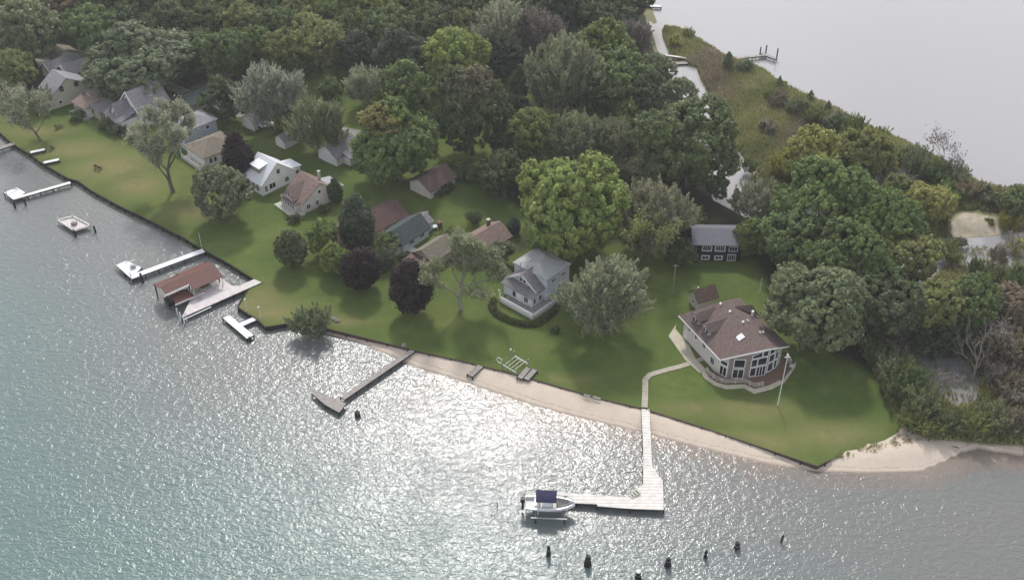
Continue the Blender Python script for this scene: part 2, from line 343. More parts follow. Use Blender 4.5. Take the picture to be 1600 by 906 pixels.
# ---- paths
m_conc = mat('path_concrete', (.34, .31, .25), .9, .2, 1.5)
m_grav = mat('driveway_gravel', (.22, .21, .19), .95, .25, 1.2)
def ribbon(name, pts, wd, z, m):
    P = [Vector(p) for p in pts]; vs = []; fs = []
    for i, p in enumerate(P):
        d = (P[min(i+1, len(P)-1)] - P[max(i-1, 0)]).normalized(); nn = Vector((-d.y, d.x))
        vs += [(*(p + nn*wd/2), z), (*(p - nn*wd/2), z)]
    for i in range(len(P)-1): fs.append((2*i, 2*i+1, 2*i+3, 2*i+2))
    mb = MB(); mb.add(vs, fs); return structure(mb.build(name, m))
ribbon('path', [G(*p, LZ) for p in [(1100, 560), (1085, 566), (1062, 573), (1035, 580), (1015, 586), (1008, 594), (1008, 615), (1007, 637)]], 1.0, LZ + .14, m_conc)
ribbon('driveway', [G(*p, LZ) for p in [(565, 212), (530, 205), (470, 196), (420, 188), (370, 180), (300, 150), (220, 120), (120, 108), (40, 96), (-60, 80)]], 3.0, LZ + .36, m_grav)

# ------------------------------------------------------------------ materials
M = dict(
 timber=mat('dark_timber', (.032, .028, .025), .85, .35, 3, .4, 6, wave=('X', .9, .5)),
 timber2=mat('brown_timber', (.075, .052, .042), .85, .35, 3, .4, 6),
 pile=mat('wet_pile', (.018, .017, .016), .7, .4, 4, .5, 8),
 white=mat('white_paint', (.62, .62, .61), .6, .05, 2),
 cream=mat('cream_siding', (.50, .47, .38), .75, .06, 1.5, wave=('Z', 1.6, .25, 0)),
 wsiding=mat('white_siding', (.66, .66, .64), .7, .06, 1.5, wave=('Z', 1.6, .25, 0)),
 bsiding=mat('pale_blue_siding', (.37, .42, .47), .7, .06, 1.5, wave=('Z', 1.6, .28, 0)),
 gsiding=mat('pale_grey_siding', (.58, .61, .66), .7, .06, 1.5, wave=('Z', 1.6, .28, 0)),
 pink=mat('warm_white_siding', (.64, .59, .55), .7, .06, 1.5, wave=('Z', 1.6, .25, 0)),
 taupe=mat('taupe_siding', (.25, .21, .185), .8, .08, 1.5, wave=('Z', 1.6, .3, 0)),
 tanwall=mat('tan_wall', (.33, .29, .24), .8, .1, 1.5),
 navy=mat('dark_navy_siding', (.014, .015, .026), .7, .2, 1.5, wave=('Z', 1.6, .4, 0)),
 rgrey=mat('grey_shingles', (.20, .19, .20), .9, .34, 2.5, .3, 20, wave=('Z', 5, .2, 2)),
 rlilac=mat('pale_grey_shingles', (.37, .38, .385), .9, .18, 2.5, .3, 20, wave=('Z', 5, .2, 2)),
 rmid=mat('mid_grey_shingles', (.24, .235, .245), .9, .3, 2.2, .3, 20, wave=('Z', 5, .2, 2)),
 rbrown=mat('brown_shingles', (.135, .092, .075), .92, .34, 2.2, .3, 20, wave=('Z', 5, .2, 2)),
 rbig=mat('dark_brown_shingles', (.145, .106, .095), .92, .34, 2.5, .3, 20, wave=('Z', 5, .25, 2)),
 rred=mat('red_brown_shingles', (.105, .062, .056), .92, .34, 2.2, .3, 20, wave=('Z', 5, .2, 2)),
 rpink=mat('faded_rose_shingles', (.22, .155, .135), .92, .34, 2.2, .3, 20, wave=('Z', 5, .2, 2)),
 rgreen=mat('blue_green_shingles', (.060, .076, .078), .9, .34, 2.2, .3, 20, wave=('Z', 5, .2, 2)),
 rdgreen=mat('dark_green_roofing', (.035, .05, .045), .9, .2, 2.2),
 rtan=mat('tan_shingles', (.19, .165, .13), .92, .34, 2.2, .3, 20, wave=('Z', 5, .2, 2)),
 rmetal=mat('white_metal_roofing', (.72, .73, .76), .45, .04, 1, wave=('Y', 1.2, .12, 0)),
 rblack=mat('grey_metal_roofing', (.14, .14, .165), .55, .1, 1, wave=('X', 1.2, .25, 0)),
 rboat=mat('red_metal_roofing', (.115, .046, .036), .6, .15, 1.2, wave=('X', 1.0, .25, 0)),
 dwhite=mat('white_dock_planks', (.64, .605, .565), .75, .18, 1.0, wave=('Y', .5, .30, 0)),
 dbright=mat('white_dock_paint', (.66, .66, .66), .7, .06, 1.2, wave=('X', 1.6, .15, 0)),
 dpink=mat('weathered_pink_planks', (.60, .555, .54), .85, .15, 1.2, wave=('X', 1.6, .3, 0)),
 dgrey=mat('weathered_grey_planks', (.30, .275, .26), .85, .18, 1.2, wave=('X', 1.6, .3, 0)),
 alu=mat('aluminium', (.30, .31, .31), .55, .15, 3, metal=.4),
 glass=mat('window_glass', (.02, .023, .028), .12, .1, 1, spec=.6),
 concrete=mat('concrete', (.42, .41, .36), .9, .12, 1.5),
 bark=mat('bark', (.10, .085, .068), .95, .35, 4, .6, 6),
 bark2=mat('pale_bark', (.24, .22, .19), .95, .3, 4, .5, 6),
 cloth=mat('navy_canvas', (.010, .012, .045), .8, .15, 3),
 hull=mat('white_gelcoat', (.75, .75, .76), .25, .03, 2),
 black=mat('black_plastic', (.015, .015, .016), .5, .2, 3),
 brick=mat('brown_brick', (.16, .09, .07), .9, .25, 5),
 rust=mat('rusty_brown', (.10, .05, .035), .85, .3, 4),
 rock=mat('grey_rock', (.22, .21, .19), .9, .3, 2, .5, 5),
 deckwood=mat('brown_deck_boards', (.19, .12, .085), .85, .2, 1.2, wave=('Y', 1.4, .4, 0)),
 stone=mat('pale_stone_paving', (.42, .38, .30), .9, .18, 1.5),
)

# ------------------------------------------------------------------ seawalls
def wallmesh(pts, th, z0, z1, inner=1):
    mb = MB(); P = [Vector(p) for p in pts]; off = []
    for i, p in enumerate(P):
        d = (P[min(i+1, len(P)-1)] - P[max(i-1, 0)]).normalized(); off.append(Vector((d.y, -d.x)))
    for i in range(len(P)-1):
        a, c = P[i], P[i+1]; oa, oc = off[i]*th, off[i+1]*th
        mb.add([(*a, z0), (*c, z0), (*(c+oc), z0), (*(a+oa), z0), (*a, z1), (*c, z1), (*(c+oc), z1), (*(a+oa), z1)],
               [(3,2,1,0),(4,5,6,7),(1,2,6,5) if i == len(P)-2 else (0,3,2,1),(2,3,7,6),(0,1,5,4)])
    return mb
def seawall(label, path, z1, step=2.4, th=.14, tm='timber'):
    r = thing('seawall', label, 'seawall')
    pts = [G(x, y, LZ) for x, y in path]
    wallmesh(pts, th, -2.2, z1).build('planking', M[tm], r)
    mb = wallmesh([(Vector(p)) for p in pts], th + .08, z1 + .003, z1 + .07); mb.build('cap', M[tm], r)
    mb = MB(); acc = 0
    for i in range(len(pts)-1):
        a, c = Vector(pts[i]), Vector(pts[i+1]); d = (c-a); Ls = d.length; d.normalize(); nn = Vector((d.y, -d.x))
        t = acc
        while t < Ls:
            p = a + d*t + nn*(th+.16); mb.tube([(p.x, p.y, -2.2), (p.x, p.y, z1 + random.uniform(-.15, .1))], .11, 6); t += step
        acc = t - Ls
    st = mb.build('wall_piles', M['pile'], r); st['kind'] = 'stuff'
seawall('long dark timber seawall along the lawn on the left of the photo', WALL_L, .88)
seawall('short dark timber seawall turning the lawn corner beside the small white T shaped dock', WALL_C, .88, 3)
seawall('low dark retaining wall between the front lawn and the sandy beach', WALL_F, .85, 4, .05, 'timber2')

# ------------------------------------------------------------------ buildings
class House:
    def __init__(s, name, label, cat, px, ang, z=LZ, group=None):
        x, y = G(px[0], px[1], z); s.r = thing(name, label, cat, (x, y, z), R(ang), group)
    def vol(s, x0, x1, y0, y1, h, axis='y', rise=2, over=.4, wall='wsiding', roof='rgrey', z0=-.15, kind='gable', rlabel=None, peak=.5, thk=.16, inset=None):
        mb = MB().box(x0, x1, y0, y1, z0, h)
        if kind == 'gable':
            if axis == 'y':
                c = x0 + (x1-x0)*peak
                mb.add([(x0,y0,h),(x1,y0,h),(c,y0,h+rise),(x0,y1,h),(x1,y1,h),(c,y1,h+rise)], [(0,1,2),(3,5,4),(0,2,5,3),(1,4,5,2)])
            else:
                c = y0 + (y1-y0)*peak
                mb.add([(x0,y0,h),(x0,y1,h),(x0,c,h+rise),(x1,y0,h),(x1,y1,h),(x1,c,h+rise)], [(0,1,2),(3,5,4),(0,2,5,3),(1,4,5,2)])
        w = mb.build('wall', M[wall], s.r) if wall else None
        rb = MB(); e = .02
        if kind == 'gable':
            def slab(f):   # profile along one axis, extruded over the other
                if axis == 'y': lo, hi, a0, a1 = x0, x1, y0-over, y1+over
                else: lo, hi, a0, a1 = y0, y1, x0-over, x1+over
                c = lo + (hi-lo)*peak; zl = h - over*rise/(c-lo); zr = h - over*rise/(hi-c)
                prof = [(lo-over, zl+e), (c, h+rise+e), (hi+over, zr+e), (hi+over, zr+e+thk), (c, h+rise+e+thk*1.15), (lo-over, zl+e+thk)]
                vs = []
                for a in (a0, a1):
                    for p, zz in prof: vs.append((p, a, zz) if axis == 'y' else (a, p, zz))
                return vs, [(0,1,4,5),(1,2,3,4),(6,11,10,7),(7,10,9,8),(0,6,7,1),(1,7,8,2),(5,4,10,11),(4,3,9,10),(0,5,11,6),(2,8,9,3)]
            rb.add(*slab(0))
        elif kind == 'hip':
            a, bq, c, d = x0-over, x1+over, y0-over, y1+over; W_, D_ = bq-a, d-c
            ins = inset if inset is not None else min(W_, D_)/2
            if axis == 'y': r0, r1 = ((a+bq)/2, c+ins), ((a+bq)/2, d-ins)
            else: r0, r1 = (a+ins, (c+d)/2), (bq-ins, (c+d)/2)
            vs = [(a,c,h),(bq,c,h),(bq,d,h),(a,d,h),(a,c,h+thk),(bq,c,h+thk),(bq,d,h+thk),(a,d,h+thk),(*r0,h+thk+rise),(*r1,h+thk+rise)]
            top = [(4,5,8),(5,6,9,8),(6,7,9),(7,4,8,9)] if axis == 'y' else [(4,5,9,8),(5,6,9),(6,7,8,9),(7,4,8)]
            rb.add(vs, [(3,2,1,0),(0,1,5,4),(1,2,6,5),(2,3,7,6),(3,0,4,7)] + top)
        elif kind == 'shed':    # rises towards +axis, or towards -axis if rise is negative
            a, bq, c, d = x0-over, x1+over, y0-over, y1+over; lo, hi = (0, rise) if rise > 0 else (-rise, 0)
            if axis == 'x': zz = [lo, hi, hi, lo]
            else: zz = [lo, lo, hi, hi]
            vs = [(p[0], p[1], h+e+k) for p, k in zip([(a,c),(bq,c),(bq,d),(a,d)], zz)]; vs += [(x, y, z_+thk) for x, y, z_ in vs]
            rb.add(vs, [(3,2,1,0),(4,5,6,7),(0,1,5,4),(1,2,6,5),(2,3,7,6),(3,0,4,7)])
        ro = rb.build('roof', M[roof], s.r)
        # pale fascia line along the eaves comes from the overhang edge
        s.lastwall, s.lastroof = w, ro
        return s
    def box(s, name, m, *b, parent=None):
        return MB().box(*b).build(name, M[m], parent or s.r)
    def win(s, d, x, y, z, w_=1.0, h_=1.1, frame='white', name='window', mull=1, fr=.11):
        """d = outward direction; x,y = centre on the wall; z = sill height"""
        fm, pm = MB(), MB()
        def bx(mb, u0, u1, z0, z1, t0, t1):
            if d == 'y-': mb.box(x+u0, x+u1, y-t1, y-t0, z0, z1)
            elif d == 'y+': mb.box(x+u0, x+u1, y+t0, y+t1, z0, z1)
            elif d == 'x-': mb.box(x-t1, x-t0, y+u0, y+u1, z0, z1)
            else: mb.box(x+t0, x+t1, y+u0, y+u1, z0, z1)
        W2 = w_/2
        bx(fm, -W2-fr, -W2, z-fr, z+h_+fr, -.02, .07); bx(fm, W2, W2+fr, z-fr, z+h_+fr, -.02, .07)
        bx(fm, -W2, W2, z-fr, z, -.02, .07); bx(fm, -W2, W2, z+h_, z+h_+fr, -.02, .07)
        for k in range(mull): u = -W2 + w_*(k+1)/(mull+1); bx(fm, u-.03, u+.03, z, z+h_, .025, .06)
        bx(pm, -W2, W2, z, z+h_, -.02, .02)
        f = fm.build(name, M[frame], s.r); pm.build('pane', M['glass'], f)
        return s
    def door(s, d, x, y, z=0.1, w_=.95, h_=2.05, m='white'):
        mb = MB(); t = .06
        if d == 'y-': mb.box(x-w_/2, x+w_/2, y-t, y+.02, z, z+h_)
        elif d == 'x-': mb.box(x-t, x+.02, y-w_/2, y+w_/2, z, z+h_)
        elif d == 'y+': mb.box(x-w_/2, x+w_/2, y-.02, y+t, z, z+h_)
        else: mb.box(x-.02, x+t, y-w_/2, y+w_/2, z, z+h_)
        o = mb.build('door', M[m], s.r)
        k = MB().blob((x-.12 if d in ('x-',) else x+.3, y-.1 if d[0] == 'y' else y+.3, z+1), .06, 6, 4, 0)
        k.build('handle', M['alu'], o); return s
    def chimney(s, x, y, z0, z1, m='brick', w_=.6):
        o = MB().box(x-w_/2, x+w_/2, y-w_/2, y+w_/2, z0, z1).build('chimney', M[m], s.r)
        MB().box(x-w_/2-.06, x+w_/2+.06, y-w_/2-.06, y+w_/2+.06, z1+.003, z1+.12).build('cap', M['concrete'], o); return s
    def vent(s, x, y, z, r_=.1, h_=.5, m='white'):
        MB().tube([(x, y, z-.3), (x, y, z+h_)], r_, 6).build('vent_pipe', M[m], s.r); return s
    def trim(s, x0, x1, y0, y1, z, over=.4, m='white'):  # eave gutter on the two near sides
        MB().box(x0-over-.1, x0-over, y0-over, y1+over, z-.05, z+.1).build('gutter', M[m], s.r); return s

# big brown-roofed house with the tall window wall
def big_house():
    A_ = 114.5     # local +x runs back from the lake, +y to the left
    z = LZ
    ox, oy = 34.52, 134.71
    r = thing('house', 'large pale house with broad brown roof, dormers and tall windows above a curved deck', 'house', (ox, oy, z), R(A_ - 90))
    H = House.__new__(House); H.r = r
    # local: x to the right along the front, y back.  near left corner = origin
    W_, D_, h = 11.0, 10.8, 4.9
    # prow-shaped body: left straight wall, faceted front
    fp = [(0, 0), (1.6, -1.2), (4.4, -2.0), (8.2, -1.2), (10.6, .2), (11.0, 4.0), (11.0, D_), (0, D_)]
    px_, rz = 6.2, 3.0   # ridge position, rise
    slopeL = rz / px_; slopeR = rz / (11.0 - px_)
    def topz(x, y=8): return h + (x * slopeL if x < px_ else (11.0 - x) * slopeR) * (.55 + .45*min(1, max(0, (y+4.3)/12.3)))
    pts = [(0, 0), (1.6, -1.2), (4.4, -2.0), (px_, -1.537), (8.2, -1.2), (10.6, .2), (11.0, 4.0), (11.0, D_), (px_, D_), (0, D_)]
    def wallstrip(lst, m):
        mb = MB()
        for i in range(len(lst)-1):
            a, c = lst[i], lst[i+1]
            mb.add([(*a, -.2), (*c, -.2), (*c, topz(*c) - .02 if c[1] < D_ else h - .05), (*a, topz(*a) - .02 if a[1] < D_ else h - .05)], [(0, 1, 2, 3)])
        return mb.build('wall', M[m], r)
    fA, fB, fC, fR, fD, fE, fF = (0, 0), (.7, -1.9), (3.8, -3.5), (6.2, -3.79), (7.1, -3.9), (9.7, -3.3), (11.0, -2.4)
    wallstrip([fF, (11.0, D_), (px_, D_), (0, D_), fA, fB], 'pink')
    o = wallstrip([fB, fC, fR, fD, fE, fF], 'taupe'); o['label'] = 'taupe sided window wall'
    # roof: two great planes, hip at the back
    ov = .9; f = -2.9; rb = MB(); bk = D_ + .6; T = .2
    def P(x, y, dz=0): return (x, y, topz(x, y) + dz if 0 <= x <= 11 else h - .0 - (ov*slopeL if x < 0 else ov*slopeR) + dz)
    lo = [P(-ov, -1.5), P(px_, -4.5), P(11+ov-.2, -3.2), P(11+ov-.2, bk), P(px_, bk-3.4), P(-ov, bk)]
    up = [(a, b_, c_+T) for a, b_, c_ in lo]
    rb.add(lo + up, [(0,5,4,1)[::-1], (1,4,3,2)[::-1], (6,7,10,11), (7,8,9,10), (3,4,5), (9,11,10), (0,1,7,6), (1,2,8,7), (2,3,9,8), (3,5,11,9), (5,0,6,11)])
    rf = rb.build('roof', M['rbig'], r)
    for a, c in ((0, 1), (1, 2)):
        MB().bar(Vector(lo[a]) + Vector((0, -.06, .06)), Vector(lo[c]) + Vector((0, -.06, .06)), .08, .26).build('fascia', M['white'], rf)
    MB().bar(Vector(lo[0]) + Vector((-.06, 0, .06)), Vector(lo[5]) + Vector((-.06, 0, .06)), .12, .2).build('gutter', M['white'], rf)
    # windows on a facet between two plan points
    def fwin(a, c, u, z0, w_, h_, mull=0, name='window', top=None, grid=None):
        a = Vector(a); c = Vector(c); d = (c-a).normalized(); nn = Vector((d.y, -d.x)); cx = a + d*u
        def pt(uu, t, zz): p = cx + d*uu + nn*t; return (p.x, p.y, zz)
        def bx(mb, u0, u1, z0_, z1a, z1b, t0, t1):
            mb.add([pt(u0,t0,z0_),pt(u1,t0,z0_),pt(u1,t1,z0_),pt(u0,t1,z0_),pt(u0,t0,z1a),pt(u1,t0,z1b),pt(u1,t1,z1b),pt(u0,t1,z1a)],
                   [(3,2,1,0),(4,5,6,7),(0,1,5,4),(1,2,6,5),(2,3,7,6),(3,0,4,7)])
        fm, pm = MB(), MB(); W2 = w_/2; ha, hb = (h_, h_) if top is None else top; g = .13
        bx(fm, -W2-g, -W2, z0-g, z0+ha+g, z0+ha+g, -.02, .08); bx(fm, W2, W2+g, z0-g, z0+hb+g, z0+hb+g, -.02, .08)
        bx(fm, -W2, W2, z0-g, z0, z0, -.02, .08)
        fm.add([pt(-W2,-.02,z0+ha),pt(W2,-.02,z0+hb),pt(W2,.08,z0+hb),pt(-W2,.08,z0+ha),pt(-W2,-.02,z0+ha+g),pt(W2,-.02,z0+hb+g),pt(W2,.08,z0+hb+g),pt(-W2,.08,z0+ha+g)],
               [(3,2,1,0),(4,5,6,7),(0,1,5,4),(1,2,6,5),(2,3,7,6),(3,0,4,7)])
        for k in range(mull): q_ = -W2 + w_*(k+1)/(mull+1); bx(fm, q_-.05, q_+.05, z0, z0+min(ha, hb), z0+min(ha, hb), .01, .07)
        bx(pm, -W2, W2, z0, z0+ha, z0+hb, -.02, .02)
        o = fm.build(name, M['white'], r); pm.build('pane', M['glass'], o)
    fwin(fA, fB, 1.15, .5, 1.25, 1.8, 1, 'french_door'); fwin(fA, fB, 1.15, 2.75, 1.25, .75)
    fwin(fB, fC, 1.75, .5, 1.7, 1.8, 1, 'french_door'); fwin(fB, fC, 1.75, 2.8, 1.7, 1.6)
    fwin(fC, fD, .75, .8, 1.0, 1.7); fwin(fC, fD, .75, 2.85, 1.0, 1.5); fwin(fC, fD, 1.15, 4.65, 1.7, 1, top=(.55, .95))
    fwin(fC, fD, 2.25, .45, 1.6, 2.05, 2, 'french_door'); fwin(fC, fD, 2.25, 2.85, 1.6, 1.5); fwin(fC, fD, 2.65, 4.65, .85, 1, top=(1.0, 1.1))
    fwin(fD, fE, .85, .8, 1.2, 1.7); fwin(fD, fE, .85, 2.85, 1.2, 1.5); fwin(fD, fE, .75, 4.65, 1.1, 1, top=(1.0, .6)); fwin(fD, fE, 2.1, 2.85, .6, 1.5); fwin(fD, fE, 2.1, .8, .6, 1.7)
    fwin(fE, fF, .8, .8, .8, 1.7); fwin(fE, fF, .8, 2.85, .8, 1.4)
    H.win('x-', 0, 1.6, 1.0, 1.0, 1.3); H.win('x-', 0, 4.4, 2.4, .8, 1.0); H.win('x-', 0, 6.9, 2.4, .55, .8, mull=0); H.win('x-', 0, 9.0, 2.6, .55, .8, mull=0)
    H.door('x-', 0, 10.0, .1)
    # two dormers on the left eave
    for yc in (4.9, 8.1):
        mb = MB().box(.35, 3.6, yc-.95, yc+.95, h-.4, h+1.35); mb.add([(.35,yc-.95,h+1.35),(.35,yc+.95,h+1.35),(.35,yc,h+2.1),(3.6,yc-.95,h+1.35),(3.6,yc+.95,h+1.35),(3.6,yc,h+2.1)], [(0,1,2),(3,5,4),(0,2,5,3),(1,4,5,2)])
        dm = mb.build('dormer', M['wsiding'], r)
        mb = MB(); zz = h+1.3; top = h+2.15; e_ = 4.6
        lo2 = [(-.05, yc-1.3, zz-.25), (-.05, yc, top), (-.05, yc+1.3, zz-.25), (e_, yc-1.3, zz-.25), (e_, yc, top), (e_, yc+1.3, zz-.25)]
        up2 = [(a, b_, c_+.14) for a, b_, c_ in lo2]
        mb.add(lo2+up2, [(0,1,4,3),(1,2,5,4),(6,9,10,7),(7,10,11,8),(0,6,7,1),(1,7,8,2),(3,4,10,9),(4,5,11,10),(0,3,9,6),(2,8,11,5)])
        mb.build('dormer_roof', M['rbig'], dm)
        for k in (-.4, .4):
            mb = MB().box(.25, .34, yc+k-.3, yc+k+.3, h+.35, h+1.2); o = mb.build('dormer_window', M['white'], dm)
            MB().box(.2, .248, yc+k-.22, yc+k+.22, h+.43, h+1.12).build('pane', M['glass'], dm)
    # right-hand cross dormer, skylight, vents, satellite dish
    mb = MB(); mb.add([(px_+.6, 6.3, h+2.6), (11.2, 5.0, h+.3), (11.2, 7.8, h+.3), (10.6, 6.4, h+1.9), (px_+.9, 6.4, h+2.75)], [(1,3,4),(3,2,4),(1,2,3),(1,4,0),(2,0,4)])
    mb.build('cross_gable', M['rbig'], r)
    def onroof(x, y, s_, hh, m, nm):
        zc = topz(x, y) + T; k = slopeL if x < px_ else -slopeR
        mb = MB(); vs = [(x+dx*s_, y+dy*s_, zc + k*dx*s_ + t) for t in (-.02, hh) for dx, dy in ((-1,-1),(1,-1),(1,1),(-1,1))]
        mb.add(vs, [(3,2,1,0),(4,5,6,7),(0,1,5,4),(1,2,6,5),(2,3,7,6),(3,0,4,7)]); return mb.build(nm, M[m], r)
    onroof(3.9, .2, .55, .14, 'white', 'skylight')
    for x, y in ((5.0, 8.0), (5.3, 5.6), (5.8, 2.4), (6.9, 2.6), (7.4, -.4), (8.2, -.2), (1.6, 8.1)): onroof(x, y, .16, .34, 'white', 'roof_vent')
    MB().tube([(9.4, 4.6, topz(9.4)), (9.4, 4.6, topz(9.4)+1.2)], .24, 10).build('flue', M['white'], r)
    # deck and terrace
    inner = [(13.2, -1.2), (11.02, -1.0), (11.02, -2.4), (9.7, -3.32), (7.1, -3.92), (3.8, -3.52), (.7, -1.92), (-.02, 0)]
    dk = [(-1.5, 1.0), (-1.8, -.2), (-1.4, -2.0), (-.3, -3.3), (2.6, -4.4), (3.4, -6.0), (6.0, -6.3), (8.6, -5.9), (12.4, -3.8)]
    d_ = MB().prism(dk + inner, -.1, .42).build('deck', M['deckwood'], r)
    st = [(-2.3, 1.2), (-2.6, -.2), (-2.1, -2.3), (-.8, -4.0), (2.1, -5.1), (2.8, -6.9), (6.1, -7.2), (9.0, -6.7), (13.2, -4.2)]
    MB().prism(st + [(p[0]+.0, p[1]-.02) for p in dk[::-1]], -.1, .3).build('stone_border', M['stone'], r)
    MB().prism([(-2.6, 1.22), (-1.1, 1.22), (-1.3, 4.4), (-.4, 8.0), (-.1, 13.0), (.6, 14.0), (-2.3, 11.8), (-3.0, 5.0)], -.1, .22).build('side_path', M['stone'], r)
    rail = [(-1.5, .9), (-1.7, -.2), (-1.3, -1.9), (-.25, -3.2), (2.65, -4.3), (3.45, -5.9), (5.0, -6.15)]
    for i in range(len(rail)-1):
        a = Vector((*rail[i], 0)); c = Vector((*rail[i+1], 0)); mb = MB()
        for zz in (.75, 1.05, 1.35): mb.bar(a + Vector((0, 0, zz)), c + Vector((0, 0, zz)), .07, .08)
        k = max(2, int((c-a).length/1.2))
        for j in range(k+1): p = a.lerp(c, j/k); mb.bar((p.x, p.y, .4), (p.x, p.y, 1.4), .1)
        mb.build('railing', M['concrete'], r)
    for i, (a, c) in enumerate([((8.6, -6.15), (12.7, -3.9)), ((8.8, -6.45), (13.0, -4.15))]):
        MB().bar((*a, .25 - i*.15), (*c, .25 - i*.15), .4, .15).build('step', M['deckwood'], r)
    mb = MB()
    for a, c in (((12.5, -3.6), (13.1, -1.4)), ((11.9, -3.2), (12.5, -3.6))): mb.bar((*a, 1.4), (*c, 1.4), .08); mb.bar((*a, .9), (*c, .9), .06)
    mb.build('railing', M['white'], r)
    return r, (ox, oy)
bigh, big_o = big_house()

# small shed behind it
Hs = House('garden_shed', 'small cream shed with brown gable roof, just behind the large brown roofed house', 'shed', (1089, 487), 24)
Hs.vol(0, 4.0, 0, 3.0, 2.3, 'x', 1.5, .3, 'cream', 'rbrown'); Hs.win('x-', 0, 1.5, 1.0, .6, .6, mull=0); Hs.vent(1.0, 1.9, 3.6, .14, .4)
# pale grey house with white deck
Hs = House('house', 'pale blue grey two storey house with square grey roof behind a white railed corner deck', 'house', (830, 480), 48)
Hs.vol(1.0, 4.2, -.4, 6.3, 3.2, 'x', 2.3, .4, 'gsiding', 'rgrey')
Hs.vol(-.4, .98, -.5, 6.4, 2.5, 'x', 1.0, .4, 'gsiding', 'rgrey', kind='shed')
Hs.vol(3.0, 9.4, -1.1, 6.8, 5.1, 'x', .9, .25, 'gsiding', 'rlilac', kind='hip', inset=2.4)
Hs.win('x-', -.4, .9, .9, .9, 1.2); Hs.door('x-', -.4, 2.7); Hs.win('x-', -.4, 3.8, .8, .8, 1.2, mull=0); Hs.win('x-', 1.0, 2.5, 3.75, .6, .7, mull=0); Hs.win('x-', 1.0, 3.4, 3.75, .6, .7, mull=0)
Hs.win('y-', .3, -.5, .9, .6, 1.1, mull=0); Hs.win('y-', 2.0, -.4, .9, .7, 1.0, mull=0); Hs.win('y-', 4.9, -1.1, 3.7, 1.0, .6); Hs.win('y-', 7.6, -1.1, 3.7, 1.0, .6); Hs.win('y-', 6.2, -1.1, 1.0, .9, 1.1)
MB().bar((.55, -.9, 3.05), (.55, 2.95, 5.5), .1, .25).bar((.55, 2.95, 5.5), (.55, 6.8, 3.05), .1, .25).build('fascia', M['white'], Hs.r)
Hs.vent(4.6, 4.4, 5.9, .2, .4, 'white'); Hs.vent(2.2, 4.6, 4.6, .06, 2.0, 'alu')
dk = MB().prism([(-2.7, -2.8), (3.9, -2.8), (3.9, -1.12), (2.98, -1.12), (2.98, -.52), (-.42, -.52), (-.42, 5.2), (-2.7, 5.2)], -.1, .35).build('deck', M['dgrey'], Hs.r)
mb = MB()
for a, c in (((-2.7, 5.2), (-2.7, -2.8)), ((-2.7, -2.8), (3.9, -2.8)), ((3.9, -2.8), (3.9, -1.2))):
    a = Vector((*a, 0)); c = Vector((*c, 0)); mb.bar(a+Vector((0,0,1.35)), c+Vector((0,0,1.35)), .14, .12); mb.bar(a+Vector((0,0,.5)), c+Vector((0,0,.5)), .08, 1.0)
    for j in range(9): p = a.lerp(c, j/8); mb.bar((p.x, p.y, -.1), (p.x, p.y, 1.45), .12)
mb.bar((-2.7, 5.2, -.1), (-2.7, 5.2, 2.3), .16)
mb.build('railing', M['white'], Hs.r)
grey_root = Hs.r
# dark navy house
Hs = House('house', 'dark navy two storey house with white framed windows and a grey metal roof', 'house', (1081, 408), -2)
Hs.vol(0, 9.2, 0, 6.5, 4.0, 'x', 1.4, .35, 'navy', 'rblack')
for u, ww in ((2.6, 1.5), (5.1, 1.6)): Hs.win('y-', u, 0, 2.6, ww, 1.0, mull=3, fr=.2); Hs.win('y-', u-.1, 0, .65, 1.2, .6, mull=1, fr=.22)
Hs.win('y-', 7.6, 0, 2.55, 1.5, 1.0, mull=2, frame='white'); Hs.win('y-', 7.5, 0, .4, 1.4, 1.3, mull=3, frame='white')
MB().box(-.7, 5.6, -1.2, -.05, -.1, .18).build('step', M['concrete'], Hs.r); MB().box(-.9, -.75, -.3, -.15, 0, 1.9).build('downpipe', M['white'], Hs.r)
# white metal-roofed house with shed dormer
Hs = House('house', 'white house with bright white metal roof and low dormer, left of the rose roofed cottage', 'house', (411.5, 307.5), 47)
Hs.vol(0, 8.8, 0, 6.2, 2.7, 'y', 3.6, .25, 'wsiding', 'rmetal', peak=.5)
mb = MB().box(1.4, 3.6, 2.2, 5.0, 3.9, 5.15); mb.build('dormer', M['tanwall'], Hs.r)
Hs.vol(1.3, 4.2, 2.0, 5.2, 5.2, 'x', .6, .1, None, 'rmetal', kind='shed')
Hs.win('y-', 2.6, 0, 1.0, 1.5, 1.2); Hs.win('y-', 6.4, 0, 1.0, .9, 1.1); Hs.win('y-', 4.5, 0, 3.7, .8, 1.1, mull=0); Hs.win('x-', 0, 1.6, .8, .9, 1.5); Hs.win('x-', 0, 3.0, .8, .9, 1.5); Hs.win('x-', 0, 4.6, .8, .9, 1.5)
Hs.win('y-', 1.0, 0, .8, .6, 1.4)
Hs.vol(8.82, 10.8, 1.0, 4.5, 2.5, 'x', -.4, .3, 'wsiding', 'rmetal', kind='shed'); Hs.win('y-', 9.9, 1.0, 1.0, .8, .9)
